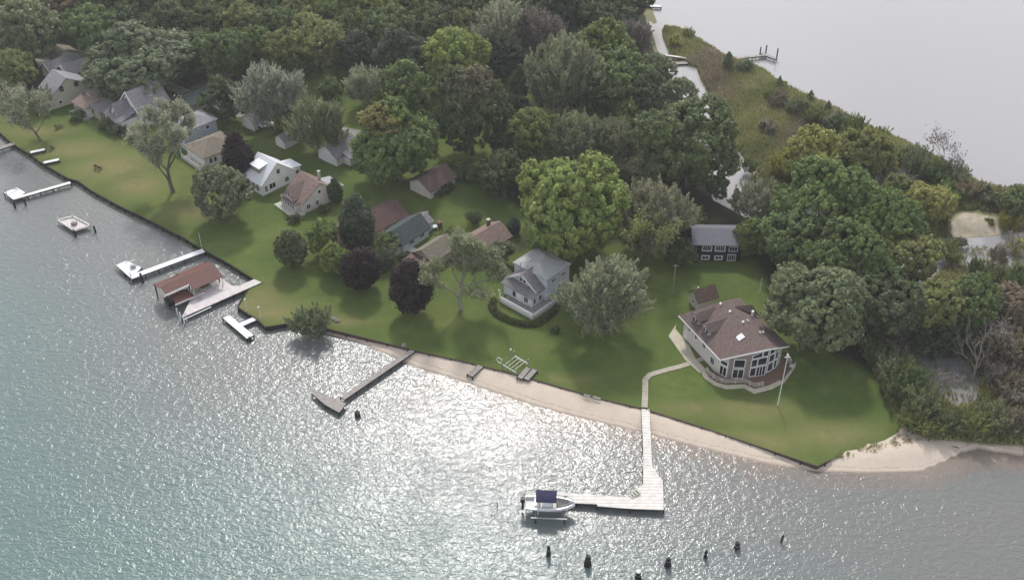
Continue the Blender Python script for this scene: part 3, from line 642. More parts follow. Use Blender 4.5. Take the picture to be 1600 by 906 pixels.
# rose-roofed cottage
Hs = House('cottage', 'white cottage with rose brown roof, front cross gable and a row of porch windows', 'cottage', (475.5, 335), 43)
Hs.vol(0, 8.0, 0, 6.4, 2.6, 'y', 3.0, .3, 'pink', 'rpink', peak=.55)
Hs.vol(-.9, 3.6, 1.9, 5.6, 3.0, 'x', 1.9, .3, 'pink', 'rpink')
Hs.vol(-1.2, 0, 1.2, 6.3, 2.0, 'x', .6, .2, 'pink', 'rpink', kind='shed')
for k in range(5): Hs.win('x-', -1.2, 1.9+k*.9, .9, .6, .9, mull=0)
for k in range(3): Hs.win('x-', -.9, 2.9+k*.8, 3.1, .5, .8, mull=0)
Hs.win('y-', 1.2, 0, .9, .8, 1.0); Hs.win('y-', 3.4, 0, .9, .7, 1.0); Hs.win('y-', 6.6, 0, .9, .8, 1.0); Hs.win('y-', 4.2, 0, 3.3, .6, .8, mull=0)
MB().box(-2.8, -1.22, -.4, 6.9, -.1, .5).box(-1.2, 0, -.6, 1.15, -.1, .5).build('terrace', M['concrete'], Hs.r)
Hs.vol(8.02, 10.2, .6, 5.2, 2.3, 'x', -.5, .3, 'pink', 'rlilac', kind='shed'); Hs.chimney(6.8, 3.6, 4.0, 5.9, 'concrete', .5)
# long red-brown house
Hs = House('house', 'long low house with dark red brown roof behind the tall dark column shaped tree', 'house', (557, 392), 46)
Hs.vol(0, 13.0, 0, 6.6, 2.4, 'x', 1.7, .6, 'pink', 'rred'); Hs.win('y-', 7.6, 0, .9, .8, 1.2); Hs.win('y-', 10.2, 0, 1.0, 1.2, 1.0); Hs.door('y-', 8.8, 0); Hs.vol(-3.4, -.02, .6, 6.0, 2.3, 'x', 1.4, .6, 'tanwall', 'rbrown'); Hs.vent(7.4, 3.8, 4.0, .2, .4)
# blue-green-roofed cottage
Hs = House('cottage', 'cottage with dull blue green roof and pale green walls below the long red brown roof', 'cottage', (630, 397), 52)
Hs.vol(0, 7.6, 0, 5.6, 2.4, 'x', 2.0, .4, 'gsiding', 'rgreen', peak=.42); Hs.vol(7.62, 10, 1, 4.6, 2.1, 'x', 1.0, .3, 'gsiding', 'rgrey')
Hs.vol(-2.4, -.02, .5, 4.4, 1.9, 'y', 1, .3, 'gsiding', 'rgreen', kind='hip')
Hs.win('y-', 2.6, 0, 1.0, 1.2, 1.0, mull=2); Hs.win('y-', 5.6, 0, 1.0, 1.2, 1.0, mull=2); Hs.win('x-', -2.4, 2.4, .7, 1.2, .9)
MB().box(1.0, 2.6, -1.4, -.02, -.1, .4).build('step', M['concrete'], Hs.r)
# brown garage, two more tan/brown cottages
Hs = House('garage', 'small garage with brown roof standing alone on the inner lawn, hedge along its side', 'garage', (673, 313), 50)
Hs.vol(0, 7.6, 0, 6.0, 2.4, 'x', 1.7, .5, 'pink', 'rbrown'); Hs.door('x-', 0, 3.2, 0, 2.6, 2.0, 'pink'); Hs.win('y-', 4.6, 0, 1.1, 1.0, .7)
Hs = House('cottage', 'cottage with broad pinkish brown hip roof behind the grey barked spreading tree', 'cottage', (752, 412), 47)
Hs.vol(0, 8.0, 0, 6.0, 2.5, 'x', 1.8, .5, 'tanwall', 'rpink', kind='gable'); Hs.win('y-', 2.4, 0, .9, 1.2, .9); Hs.win('y-', 5.6, 0, .9, 1.0, .9); Hs.vol(-2.4, -.02, 1.5, 5.6, 2.2, 'x', 1.0, .3, 'tanwall', 'rtan'); Hs.chimney(6.6, 4.4, 3.0, 5.0)
Hs = House('cottage', 'small tan cottage with tan roof and white gable end, half hidden by spreading tree', 'cottage', (676, 424), 50)
Hs.vol(0, 6.6, 0, 4.8, 2.3, 'x', 1.6, .4, 'tanwall', 'rtan'); Hs.win('y-', 2.4, 0, .9, 1.2, .9)
Hs.vol(6.62, 7.6, 1.0, 3.8, 2.6, 'y', .7, .2, 'wsiding', 'rpink')
Hs = House('shed', 'low flat roofed shed with white slatted edge behind the right hand purple tree', 'shed', (668, 432), -30)
Hs.vol(-5.0, 0, 0, 2.6, 2.0, 'x', .3, .25, 'tanwall', 'rbrown', kind='shed')
MB().box(-5.3, .3, -.33, -.27, 2.0, 2.3).build('fascia', M['white'], Hs.r)
mb = MB()
for k in range(5): mb.box(.3, 1.6, -.2+k*.4, 0+k*.4, .2+k*.25, .3+k*.25)
mb.build('step', M['dgrey'], Hs.r)
# garage & sheds
Hs = House('garage', 'white walled garage with dark grey gable roof beside the red leaved bush', 'garage', (527, 262), 50)
Hs.vol(0, 7.0, 0, 6.0, 2.4, 'x', 1.9, .35, 'wsiding', 'rgrey'); Hs.door('x-', 0, 3.0, 0, 2.6, 2.0, 'wsiding'); Hs.vol(2.0, 5.0, -2.2, -.02, 2.0, 'y', .8, .2, 'wsiding', 'rgrey', kind='shed')
Hs = House('garden_shed', 'little white shed with grey roof behind the rose roofed cottage', 'shed', (446, 235), 50)
Hs.vol(0, 4.4, 0, 3.2, 2.1, 'x', 1.1, .25, 'wsiding', 'rgrey'); Hs.door('x-', 0, 1.6, 0, .9, 1.7, 'white')
Hs = House('garage', 'white garage with grey roof tucked under the big silver tree', 'garage', (398, 207), 50)
Hs.vol(0, 6.0, 0, 4.4, 2.2, 'x', 1.5, .3, 'wsiding', 'rgrey'); Hs.door('x-', 0, 2.2, 0, 2.2, 1.8, 'white')
Hs = House('house', 'low house with dark green roof in the trees right of the white gabled house', 'house', (302, 178), 50)
Hs.vol(0, 7.5, 0, 6.0, 2.3, 'x', 1.3, .5, 'tanwall', 'rdgreen'); Hs.win('y-', 3, 0, .9, 1.2, .9)
# left-hand houses
Hs = House('house', 'pale blue grey two storey house with hip roof, partly behind the tall sparse tree', 'house', (292, 236), 47)
Hs.vol(0, 8.6, 0, 6.2, 4.6, 'x', 1.2, .4, 'bsiding', 'rmid', kind='hip'); Hs.win('y-', 1.6, 0, 3.2, .9, 1.0, mull=0); Hs.win('y-', 6.2, 0, 3.2, .8, .9, mull=0); Hs.win('y-', 3.6, 0, .9, .9, 1.1); Hs.win('y-', 6.2, 0, .9, .9, 1.0); Hs.win('x-', 0, 2, 3.0, .9, 1); Hs.win('x-', 0, 4.4, 3.0, .9, 1)
Hs = House('cottage', 'cottage with grey brown hip roof and pinkish walls beside the dark purple column tree', 'cottage', (322, 264), 44)
Hs.vol(0, 8.6, 0, 7.6, 2.7, 'x', 1.9, .5, 'pink', 'rtan', kind='hip'); Hs.win('y-', 1.5, 0, .9, .7, 1.1, mull=0); Hs.win('y-', 2.6, 0, .9, .7, 1.1, mull=0); Hs.win('y-', 5.2, 0, 1.2, .9, .9); Hs.door('y-', 6.4, 0, m='rust')
MB().box(-1.5, -.02, 0, 7.6, -.1, .5).build('porch', M['concrete'], Hs.r)
MB().bar((-1.5, 0, 1.2), (-1.5, 7.6, 1.2), .1).bar((-1.5, .05, 0), (-1.5, .05, 2.4), .12).bar((-1.5, 3.8, 0), (-1.5, 3.8, 2.4), .12).bar((-1.5, 7.55, 0), (-1.5, 7.55, 2.4), .12).build('railing', M['white'], Hs.r)
Hs = House('house', 'large white house with steep grey gable roof and wide porch, third from the left edge', 'house', (196, 211), 47)
Hs.vol(0, 4.4, .8, 8.0, 2.8, 'x', 1.6, .3, 'wsiding', 'rgrey', kind='shed')
Hs.vol(.8, 4.6, 2.4, 6.6, 3.0, 'x', 3.0, .3, 'wsiding', 'rgrey')
Hs.vol(4.42, 12.4, 0, 7.6, 4.3, 'x', 3.6, .4, 'wsiding', 'rgrey')
MB().bar((3.98, -.45, 3.9), (3.98, 3.8, 8.05), .1, .3).bar((3.98, 3.8, 8.05), (3.98, 8.05, 3.9), .1, .3).build('fascia', M['white'], Hs.r)
for k in range(5): Hs.win('y-', 5.2+k*1.4, 0, 1.0, .7, 1.2, mull=0)
Hs.win('y-', 5.8, 0, 3.1, .7, 1.0, mull=0); Hs.win('y-', 7.2, 0, 3.1, .7, 1.0, mull=0); Hs.win('y-', 9.8, 0, 3.1, .7, 1.0, mull=0); Hs.win('x-', .8, 4.5, 3.2, .9, 1.0)
for k in range(5): Hs.win('x-', 0, 1.6+k*1.4, .8, .7, 1.3, mull=0)
Hs = House('cottage', 'brown roofed cottage with a columned porch between the cream and the white gabled houses', 'cottage', (139, 186), 50)
Hs.vol(0, 3.0, 0, 5.6, 2.5, 'x', 1.2, .4, 'pink', 'rpink', kind='shed'); Hs.vol(3.02, 9.6, -.6, 6.4, 3.0, 'x', 2.2, .4, 'cream', 'rtan'); Hs.vol(1.2, 5.6, -3.4, -.62, 2.2, 'y', 1.0, .4, 'tanwall', 'rgrey', kind='shed')
for k in range(5): Hs.win('x-', 0, .8+k*1.0, .8, .6, 1.1, mull=0)
Hs.win('y-', 1.5, 0, .9, .7, 1.1)
MB().box(-1.4, -.02, -.6, 6.0, -.1, .5).build('porch', M['dgrey'], Hs.r)
Hs = House('house', 'big cream two storey house with grey gable roof at the left end of the row', 'house', (87, 171), 45)
Hs.vol(0, 9.6, 0, 6.4, 3.6, 'y', 3.0, .35, 'cream', 'rmid', peak=.45); Hs.vol(-2.0, -.02, .2, 6.2, 2.4, 'x', .9, .3, 'cream', 'rgrey', kind='shed')
Hs.win('y-', 2.6, 0, 3.9, .8, 1.1, frame='rust', mull=0); Hs.win('y-', 6.4, 0, 3.9, .8, 1.1, frame='rust', mull=0); Hs.win('y-', 1.6, 0, 1.0, .7, .7, mull=0); Hs.win('x-', -2.0, 1.6, .9, .7, 1.1, mull=0); Hs.win('x-', -2.0, 3.4, .9, .7, 1.1, mull=0)
for (px_, lb, mt) in (((84, 128), 'grey roofed garage just behind the cream house, nearer the left edge', 'rgrey'), ((110, 132), 'second grey roofed garage behind the cream house, beside the big tree', 'rgrey')):
    Hs = House('garage', lb, 'garage', px_, 47); Hs.vol(0, 6.0, 0, 5.2, 2.4, 'x', 1.8, .35, 'tanwall', mt)
    MB().bar((-.4, -.45, 2.35), (-.4, 2.6, 4.4), .1, .2).bar((-.4, 2.6, 4.4), (-.4, 5.65, 2.35), .1, .2).build('fascia', M['white'], Hs.r)
Hs = House('house', 'far cottage with a brownish roof under the trees at the upper left', 'house', (88, 108), 45)
Hs.vol(0, 6.6, 0, 5.4, 2.4, 'y', 1.5, .4, 'wsiding', 'rtan')

# ------------------------------------------------------------------ foliage
def leafmat(name, trans=.42):
    m, n, b = newmat(name); L = n.links.new
    oi = n.nodes.new('ShaderNodeObjectInfo'); at = attr_node(n, 'tint')
    k = n.nodes.new('ShaderNodeMapRange'); k.inputs[3].default_value = .72; k.inputs[4].default_value = 1.6; L(at.outputs['Fac'], k.inputs[0])
    v = n.nodes.new('ShaderNodeVectorMath'); v.operation = 'SCALE'; L(oi.outputs['Color'], v.inputs[0]); L(k.outputs[0], v.inputs['Scale'])
    hs = n.nodes.new('ShaderNodeHueSaturation'); L(v.outputs[0], hs.inputs['Color'])
    hk = n.nodes.new('ShaderNodeMapRange'); hk.inputs[3].default_value = .485; hk.inputs[4].default_value = .52
    a2 = attr_node(n, 'hue'); L(a2.outputs['Fac'], hk.inputs[0]); L(hk.outputs[0], hs.inputs['Hue'])
    L(hs.outputs[0], b.inputs['Base Color']); b.inputs['Roughness'].default_value = .6; b.inputs['Specular IOR Level'].default_value = .3
    tr = n.nodes.new('ShaderNodeBsdfTranslucent'); L(hs.outputs[0], tr.inputs['Color'])
    ms = n.nodes.new('ShaderNodeMixShader'); ms.inputs[0].default_value = trans
    L(b.outputs[0], ms.inputs[1]); L(tr.outputs[0], ms.inputs[2]); L(ms.outputs[0], n.nodes['Material Output'].inputs[0])
    return m
m_leaf = leafmat('leaves')
def unit(v): return v / (np.linalg.norm(v, axis=-1, keepdims=True) + 1e-9)
def quads(pos, nrm, axis, lw, ll, tint, hue, name):
    """pointed leaf-clump quads; axis = long direction"""
    t = unit(axis - nrm * (axis * nrm).sum(1, keepdims=True)); s = np.cross(nrm, t)
    V = np.stack([pos - t*ll[:, None], pos + s*lw[:, None] - t*ll[:, None]*.1, pos + t*ll[:, None], pos - s*lw[:, None] + t*ll[:, None]*.1], 1).reshape(-1, 3)
    q = np.arange(len(V)).reshape(-1, 4)
    return np_mesh(name, V, q, m_leaf, None, {'tint': tint, 'hue': hue}, smooth=False)
def make_crown(seed, a, ratio, nleaf, style='puff', lobes=9, leaf=.34, base=None, cone=0, ragged=.2):
    """crown centred on the origin, horizontal radius a; returns mesh and lobe centres"""
    r = np.random.RandomState(seed); b_ = a * ratio
    C = []; RR = []
    for i in range(lobes * 40):
        if len(C) >= lobes: break
        d = unit(r.normal(size=3)); rad = r.uniform(.24, .50) * a
        if cone and style != 'solid': 
            zz = r.uniform(-1, .8); k = (1 - (zz + 1) / 2) ** .8 * .9 + .1; th = r.uniform(0, 6.283)
            rad = a * (.16 + .42 * k) * r.uniform(.75, 1.0); q_ = max(0, a*k - rad) * r.uniform(.5, 1); c = np.array([math.cos(th)*q_, math.sin(th)*q_, zz*(b_ - rad*.6)])
        else:
            c = d * np.array([a - rad, a - rad, max(.05, b_ - rad*.85)]) * r.uniform(.70, 1.02 + ragged*.6)
            if c[2] < -.6*b_ and r.rand() < .6: continue
        if all(np.linalg.norm((c - q_) / 1) > .42 * (rad + s_) for q_, s_ in zip(C, RR)): C.append(c); RR.append(rad)
    C.append(np.array([0, 0, -.1*b_])); RR.append((.55 if not cone else .4) * a)
    C = np.array(C); RR = np.array(RR)
    # puffs on the lobes
    solid = style == 'solid'
    npf = max(30, int(nleaf / 48)); pc = []; pn = []
    area = RR**2 / (RR**2).sum()
    while solid and len(pc) < npf:
        d = unit(r.normal(size=3)); k_ = 1 - .42 * max(0, d[2]) ** 1.3 * cone - .12 * max(0, -d[2])
        p = d * np.array([a * k_, a * k_, b_]) * r.uniform(.66, 1.0); pc.append(p); pn.append(unit(d * [1, 1, .6] + [0, 0, .25]))
    if solid: C = C * [.6, .6, .8]
    while len(pc) < npf:
        i = r.choice(len(C), p=area); d = unit(r.normal(size=3))
        if d[2] < -.35 and r.rand() < .7: continue
        p = C[i] + d * RR[i] * np.array([1, 1, .85]) * r.uniform(.80, 1.12)
        ds = np.linalg.norm((p - C) / np.array([1, 1, .85]), axis=1) / RR; ds[i] = 9
        if ds.min() < .88: continue
        pc.append(p); pn.append(unit(d + unit(p + [0, 0, .3*a]) * .6))
    pc = np.array(pc); pn = np.array(pn); pr = r.uniform(.35, .85, npf) * (a / 6) ** .35 * (1.5 if solid else 1)
    ptint = np.clip(r.normal(.5, .21, npf), 0, 1); phue = r.rand(npf)
    k = r.randint(0, npf, nleaf)
    if style in ('puff', 'solid'):
        d = unit(unit(r.normal(size=(nleaf, 3))) + pn[k] * .75)
        pos = pc[k] + d * (pr[k] * r.uniform(.55, 1.12, nleaf) ** .8)[:, None]
        nrm = unit(d + r.normal(size=(nleaf, 3)) * .38 + [0, 0, .15]); ax = r.normal(size=(nleaf, 3)) + [0, 0, .5]
        stray = r.rand(nleaf) < .12; pos[stray] += (unit(pn[k] + [0, 0, .5]) * r.uniform(.1, .7, nleaf)[:, None])[stray]
        ll = leaf * r.uniform(.45, 1.55, nleaf); lw = ll * r.uniform(.5, .8, nleaf)
    else:   # shoots sweeping up and out
        sh = unit(pn * .7 + [0, 0, 1.0] + r.normal(size=(npf, 3)) * .25); sl = r.uniform(1.1, 2.9, npf) * (a / 6) ** .3
        u = r.uniform(-.25, 1, nleaf)
        pos = pc[k] + sh[k] * (u * sl[k])[:, None] + r.normal(size=(nleaf, 3)) * ((.34 * (1.15 - u))[:, None] * (a / 6) ** .3)
        ax = sh[k] + r.normal(size=(nleaf, 3)) * .35; nrm = unit(np.cross(ax, r.normal(size=(nleaf, 3))))
        ll = leaf * 1.15 * r.uniform(.6, 1.3, nleaf); lw = ll * .36
    tint = np.clip(ptint[k] + r.normal(0, .12, nleaf), 0, 1); hue = np.clip(phue[k]*.7 + r.rand(nleaf)*.3, 0, 1)
    if base is not None: keep = pos[:, 2] > base * b_; 
    else: keep = np.ones(nleaf, bool)
    me = quads(pos[keep], nrm[keep], ax[keep], lw[keep], ll[keep], tint[keep], hue[keep], 'crown')
    return me, C
def make_trunk(C, hc, a, rad, seed, m, limbs=6):
    r = random.Random(seed); mb = MB(); top = hc * .72
    mb.tube([(0, 0, -.3), (0, 0, .4), (r.uniform(-.2, .2), r.uniform(-.2, .2), top*.55), (r.uniform(-.4, .4), r.uniform(-.4, .4), top)], [rad*1.5, rad*1.05, rad*.85, rad*.6], 8)
    for c in list(C)[:limbs]:
        e = Vector((c[0]*.85, c[1]*.85, hc + c[2]*.85)); s = Vector((0, 0, top * r.uniform(.55, .95)))
        mid = s.lerp(e, .5) + Vector((0, 0, -.08*a)); mb.tube([s, mid, e], [rad*.5, rad*.3, rad*.1], 6, False)
    me = mb.build('trunk', m).data
    bpy.data.objects.remove(bpy.data.objects[-1] if False else [o for o in sc.collection.objects if o.data == me][0])
    me.polygons.foreach_set('use_smooth', [True]*len(me.polygons)); return me
# kinds: nominal radius, vertical ratio, height of crown centre / radius, variants
KIND = {}
def kind(k, a, ratio, hcr, nleaf, nvar, style='puff', lobes=9, leaf=.34, rad=.3, bark='bark', **kw):
    L_ = []
    for i in range(nvar):
        me, C = make_crown(hash_(k) + i*17, a, ratio, nleaf, style, lobes, leaf, **kw)
        L_.append((me, make_trunk(C, a*hcr, a, rad, i, M[bark])))
    KIND[k] = dict(a=a, ratio=ratio, hcr=hcr, v=L_)
def hash_(s): return sum(ord(c)*(i+3) for i, c in enumerate(s)) % 9973
kind('big', 9.5, .90, 1.06, 40000, 3, lobes=20, leaf=.31, rad=.5)
kind('mid', 6.0, .98, 1.08, 19000, 5, lobes=14, leaf=.28, rad=.32)
kind('small', 3.0, 1.0, 1.2, 6500, 3, lobes=9, leaf=.22, rad=.16)
kind('silver', 7.0, .92, 1.06, 19000, 3, 'shoot', lobes=13, leaf=.32, rad=.36, bark='bark2')
kind('silversmall', 4.2, .98, 1.12, 8000, 2, 'shoot', lobes=9, leaf=.27, rad=.22, bark='bark2')
kind('cone', 4.0, 1.7, 1.95, 11000, 2, 'solid', lobes=9, leaf=.26, rad=.25, cone=2.2)
kind('egg', 3.8, 1.22, 1.5, 17000, 3, 'solid', lobes=9, leaf=.25, rad=.22, ragged=0, cone=1.1)
kind('column', 2.2, 2.1, 2.2, 12000, 2, 'solid', lobes=7, leaf=.2, rad=.15, ragged=0, cone=1.2)
kind('shrub', 1.6, .8, .62, 2600, 4, lobes=6, leaf=.17, rad=.06, ragged=.5)
kind('brush', 2.6, .75, .6, 4200, 4, 'shoot', lobes=8, leaf=.23, rad=.06, ragged=.5, bark='bark2')
PAL = dict(pale=(.225, .242, .150), green=(0.141, 0.186, 0.054), mid=(0.122, 0.160, 0.056), bright=(0.181, 0.232, 0.063), dark=(0.086, 0.111, 0.047), grey=(0.158, 0.183, 0.099),
           silver=(0.254, 0.266, 0.181), olive=(0.181, 0.198, 0.066), yellow=(0.277, 0.271, 0.081), purple=(0.032, 0.019, 0.021), navy=(0.066, 0.085, 0.050),
           brown=(0.209, 0.175, 0.119), rust=(0.181, 0.113, 0.045), mauve=(0.186, 0.167, 0.149), spruce=(0.079, 0.102, 0.079), willow=(0.201, 0.220, 0.122), orange=(.205, .185, .060), bronze=(0.141, 0.130, 0.073))
rnd = random.Random(11)
def tree(px, py, w_, kd, col, label, cat='tree', group=None, zf=1.0, name=None, base=LZ, var=None):
    K = KIND[kd]; hc = 5.0; X, Y = G(px, py, base + hc)
    for _ in range(4):
        s = scale_at(X, Y, base + hc); a = w_ / 2 / s; hc = K['hcr'] * a * zf; X, Y = G(px, py, base + hc)
    k = a / K['a']; i = rnd.randrange(len(K['v'])) if var is None else var; cr_, tk = K['v'][i]
    r = thing(name or {'shrub': 'shrub', 'brush': 'bush'}.get(kd, 'tree'), label, cat, (X, Y, base), rnd.uniform(0, 6.28), group)
    r.scale = (k, k, k * zf)
    c = link('crown', cr_, r, (0, 0, K['hcr'] * K['a'])); t = link('trunk', tk, r)
    p = PAL[col]; j = rnd.uniform(.88, 1.14); g_ = rnd.uniform(.95, 1.06)
    c.color = (p[0]*j*g_, p[1]*j, p[2]*j*rnd.uniform(.9, 1.1), 1)
    return r

# ---- prominent trees, each by its own label
T = [
 (892, 322, 178, 'big', 'bright', 'very large bright green maple just above the pale grey house'),
 (938, 464, 130, 'silver', 'pale', 'large silvery willow like tree on the lawn right of the pale grey house'),
 (613, 222, 138, 'big', 'green', 'large round green tree with an orange tinged crown beside the brown roofed garage'),
 (736, 172, 118, 'big', 'dark', 'tall dark green tree with a bronze top, in front of the bright yellow green tree', 1.3),
 (716, 95, 112, 'mid', 'bright', 'bright yellow green round tree in front of the dark wood, above the tall dark tree'),
 (214, 94, 174, 'big', 'grey', 'huge grey green spreading tree behind the white gabled houses at the upper left', .62),
 (344, 84, 88, 'mid', 'mid', 'round green tree right of the huge grey green tree at the upper left'),
 (424, 152, 108, 'silver', 'silver', 'large silver grey tree behind the white metal roofed house'),
 (492, 196, 92, 'silver', 'willow', 'ragged grey green tree left of the large orange tinged tree'),
 (446, 180, 46, 'small', 'yellow', 'small yellow green tree between the silver grey tree and the ragged grey green one'),
 (573, 138, 60, 'silversmall', 'silver', 'pale silver tree by the small lawn in the middle of the wood edge'),
 (637, 142, 88, 'mid', 'mid', 'low green tree between the pale silver tree and the tall dark tree'),
 (515, 136, 36, 'small', 'mid', 'small lone green bush tree on the hidden back lawn'),
 (345, 158, 68, 'mid', 'dark', 'dark low tree by the dark green roof, left of the silver grey tree'),
 (882, 125, 118, 'silver', 'willow', 'large grey green tree in the wood left of the channel, upward pointing foliage', 1.1),
 (938, 80, 96, 'mid', 'green', 'green tree at the upper edge of the wood, behind the large grey green tree'),
 (968, 130, 104, 'mid', 'mid', 'dark leaved round tree between the grey green tree and the channel'),
 (1026, 112, 58, 'mid', 'grey', 'grey green tree at the water edge beside the narrow footbridge'),
 (838, 212, 96, 'mid', 'green', 'fresh green tree above the bright maple, left of the low silvery trees'),
 (785, 268, 78, 'mid', 'dark', 'dark tree with dense foliage left of the bright maple'),
 (905, 225, 92, 'silver', 'willow', 'low silvery green tree behind the bright maple, left one of two'),
 (955, 228, 84, 'silver', 'willow', 'low silvery green tree behind the bright maple, right one of two'),
 (978, 184, 56, 'small', 'green', 'small round green tree just above the low silvery green trees'),
 (1074, 224, 158, 'big', 'mid', 'very large dark green tree overhanging the channel, right of the low silvery trees'),
 (1020, 268, 70, 'mid', 'grey', 'grey green tree below the very large dark tree by the channel'),
 (1022, 345, 118, 'silver', 'silver', 'silvery feathery tree left of the dark navy house'),
 (1080, 338, 52, 'small', 'green', 'small green tree directly behind the dark navy house, at its left corner'),
 (1066, 392, 46, 'small', 'dark', 'small dark tree touching the left wall of the dark navy house'),
 (1122, 292, 40, 'mid', 'grey', 'grey green tree over the channel between the very large dark tree and the navy house'),
 (1182, 322, 72, 'silversmall', 'silver', 'silver green tree by the channel behind the dark navy house'),
 (1178, 374, 60, 'mid', 'green', 'green tree touching the right end of the dark navy house'),
 (1290, 318, 150, 'big', 'green', 'huge green tree, top left crown of the large clump right of the navy house'),
 (1372, 345, 136, 'big', 'green', 'huge green tree, top right crown of the large clump right of the navy house'),
 (1243, 375, 112, 'mid', 'mid', 'green tree in the large clump, nearest the right end of the dark navy house'),
 (1325, 410, 138, 'big', 'mid', 'broad green tree in the centre of the large clump on the right'),
 (1415, 405, 100, 'mid', 'olive', 'olive green tree at the right end of the large clump beside the pond'),
 (1272, 478, 152, 'big', 'grey', 'very large grey green tree standing behind the brown roofed house'),
 (1382, 482, 112, 'mid', 'dark', 'dark shaded tree right of the very large grey green one behind the brown roofed house'),
 (1452, 478, 96, 'mid', 'olive', 'olive tree below the pond, left of the brownish thicket'),
 (1512, 475, 98, 'mid', 'mid', 'green tree directly below the pond beside the bare dead tree'),
 (1572, 478, 72, 'mid', 'brown', 'brownish tree below the pond at the right edge of the photo'),
 (1450, 318, 74, 'mid', 'yellow', 'yellow green tree left of the sand mound on the marsh spit'),
 (1408, 300, 64, 'mid', 'olive', 'olive tree on the spit, left of the yellow green tree by the sand mound'),
 (1592, 320, 60, 'mid', 'mid', 'green tree at the right edge of the photo, right of the sand mound'),
 (1268, 240, 92, 'mid', 'yellow', 'wide yellowish tree halfway along the marsh spit'),
 (1355, 240, 94, 'mid', 'olive', 'wide dark olive tree on the spit, right of the yellowish tree'),
 (1312, 232, 50, 'small', 'mid', 'small green tree between the yellowish and the dark olive trees on the spit'),
 (345, 303, 92, 'mid', 'grey', 'round grey green tree standing alone on the waterside lawn at the left'),
 (371, 246, 40, 'column', 'purple', 'dark purple column shaped tree behind the round lawn tree'),
 (523, 298, 20, 'column', 'dark', 'small dark clipped column tree behind the rose roofed cottage'),
 (557, 348, 46, 'column', 'navy', 'tall dark column tree in front of the long red brown roof'),
 (454, 387, 48, 'egg', 'dark', 'dark green egg shaped tree standing alone on the front lawn'),
 (502, 372, 52, 'mid', 'bright', 'yellow green tree right of the dark egg shaped tree, the upper one of a pair', 1.1),
 (524, 402, 50, 'mid', 'bright', 'yellow green tree touching the left purple tree, the lower one of a pair', 1.1),
 (564, 418, 58, 'egg', 'purple', 'dark purple leaved tree on the front lawn, left one of the two', .9),
 (641, 447, 64, 'egg', 'purple', 'dark purple leaved tree on the front lawn, right one of the two', 1.1),
 (606, 374, 40, 'small', 'mid', 'small green tree in front of the blue green roofed cottage'),
 (803, 352, 22, 'cone', 'spruce', 'slim blue green spruce at the foot of the bright maple', .8),
 (812, 128, 32, 'cone', 'dark', 'tall narrow dark conifer left of the large grey green tree in the wood'),
 (762, 398, 0, None, None, None),
 (20, 108, 66, 'mid', 'olive', 'olive green tree at the left edge behind the cream house'),
 (40, 50, 104, 'mid', 'grey', 'broad grey green tree in the upper left corner of the photo'),
 (146, 50, 84, 'mid', 'mid', 'green tree behind the huge grey green spreading tree'),
 (740, 340, 26, 'silversmall', 'grey', 'thin wispy grey green tree behind the pinkish brown hip roof'),
 (778, 392, 44, 'small', 'grey', 'small grey green tree right of the pinkish brown hip roof'),
 (1138, 94, 17, 'cone', 'grey', 'small lone pointed tree on the far end of the marsh spit', .9),
 (470, 250, 0, None, None, None),
]
for t in T:
    if t[3] is None: continue
    rt = tree(*t[:6], zf=t[6] if len(t) > 6 else 1.0)
    for key, pc, sc_, of in (('orange tinged', 'orange', 1.5, (-2.2, -1.5, 5.6)), ('bronze top', 'bronze', 1.9, (0, -1.2, 5.2))):
        if key in t[5] and t[3] == 'big':
            K = KIND['big']; a_ = rt.rotation_euler.z; x_, y_, z_ = of
            pc_ = link('foliage_patch', KIND['small']['v'][0][0], rt, (x_*math.cos(a_)+y_*math.sin(a_), -x_*math.sin(a_)+y_*math.cos(a_), K['hcr']*K['a'] + z_)); pc_.scale = (sc_, sc_, sc_*.8); pc_.color = (*PAL[pc], 1); pc_['label'] = ('orange' if pc == 'orange' else 'bronze') + ' patch of leaves near the top'
# ---- woodland rows at the back
rows = [
 ('back', [(-20, -28, 90, 'grey'), (60, -22, 84, 'mid'), (128, -30, 80, 'dark'), (195, -20, 84, 'mid'), (262, -26, 76, 'olive'), (330, -22, 78, 'mid'), (396, -28, 80, 'green'), (460, -20, 76, 'olive'), (524, -26, 78, 'mid'), (590, -20, 80, 'olive'), (655, -28, 76, 'green'), (720, -22, 84, 'mid'), (786, -26, 80, 'dark'), (850, -30, 84, 'dark'), (925, -24, 88, 'navy'), (978, -6, 76, 'dark')]),
 ('second', [(8, 6, 76, 'olive'), (92, 12, 70, 'brown'), (160, 8, 64, 'mid'), (225, 14, 70, 'dark'), (290, 10, 66, 'mid'), (352, 8, 62, 'green'), (410, 12, 70, 'mid'), (468, 16, 62, 'olive'), (536, 12, 66, 'green'), (604, 10, 70, 'olive'), (668, 12, 64, 'mid'), (735, 14, 68, 'mid'), (800, 12, 62, 'grey'), (892, 18, 78, 'navy'), (950, 34, 76, 'dark')]),
 ('third', [(196, 44, 66, 'dark'), (266, 42, 74, 'dark'), (322, 36, 60, 'mid'), (378, 40, 62, 'olive'), (428, 42, 66, 'mid'), (556, 48, 66, 'mid'), (610, 50, 72, 'mid'), (668, 48, 76, 'dark'), (724, 46, 60, 'olive'), (836, 54, 72, 'mauve'), (986, 62, 56, 'mauve')]),
 ('front', [(300, 72, 56, 'dark'), (398, 78, 58, 'green'), (440, 78, 64, 'olive'), (496, 66, 84, 'olive'), (462, 92, 50, 'mid'), (560, 84, 58, 'navy'), (628, 88, 86, 'navy'), (676, 72, 56, 'dark'), (776, 52, 84, 'silver'), (790, 88, 60, 'navy'), (1000, 158, 66, 'dark'), (930, 160, 66, 'dark'), (806, 166, 40, 'navy'), (1060, 150, 52, 'grey'), (800, 218, 60, 'dark')]),
]
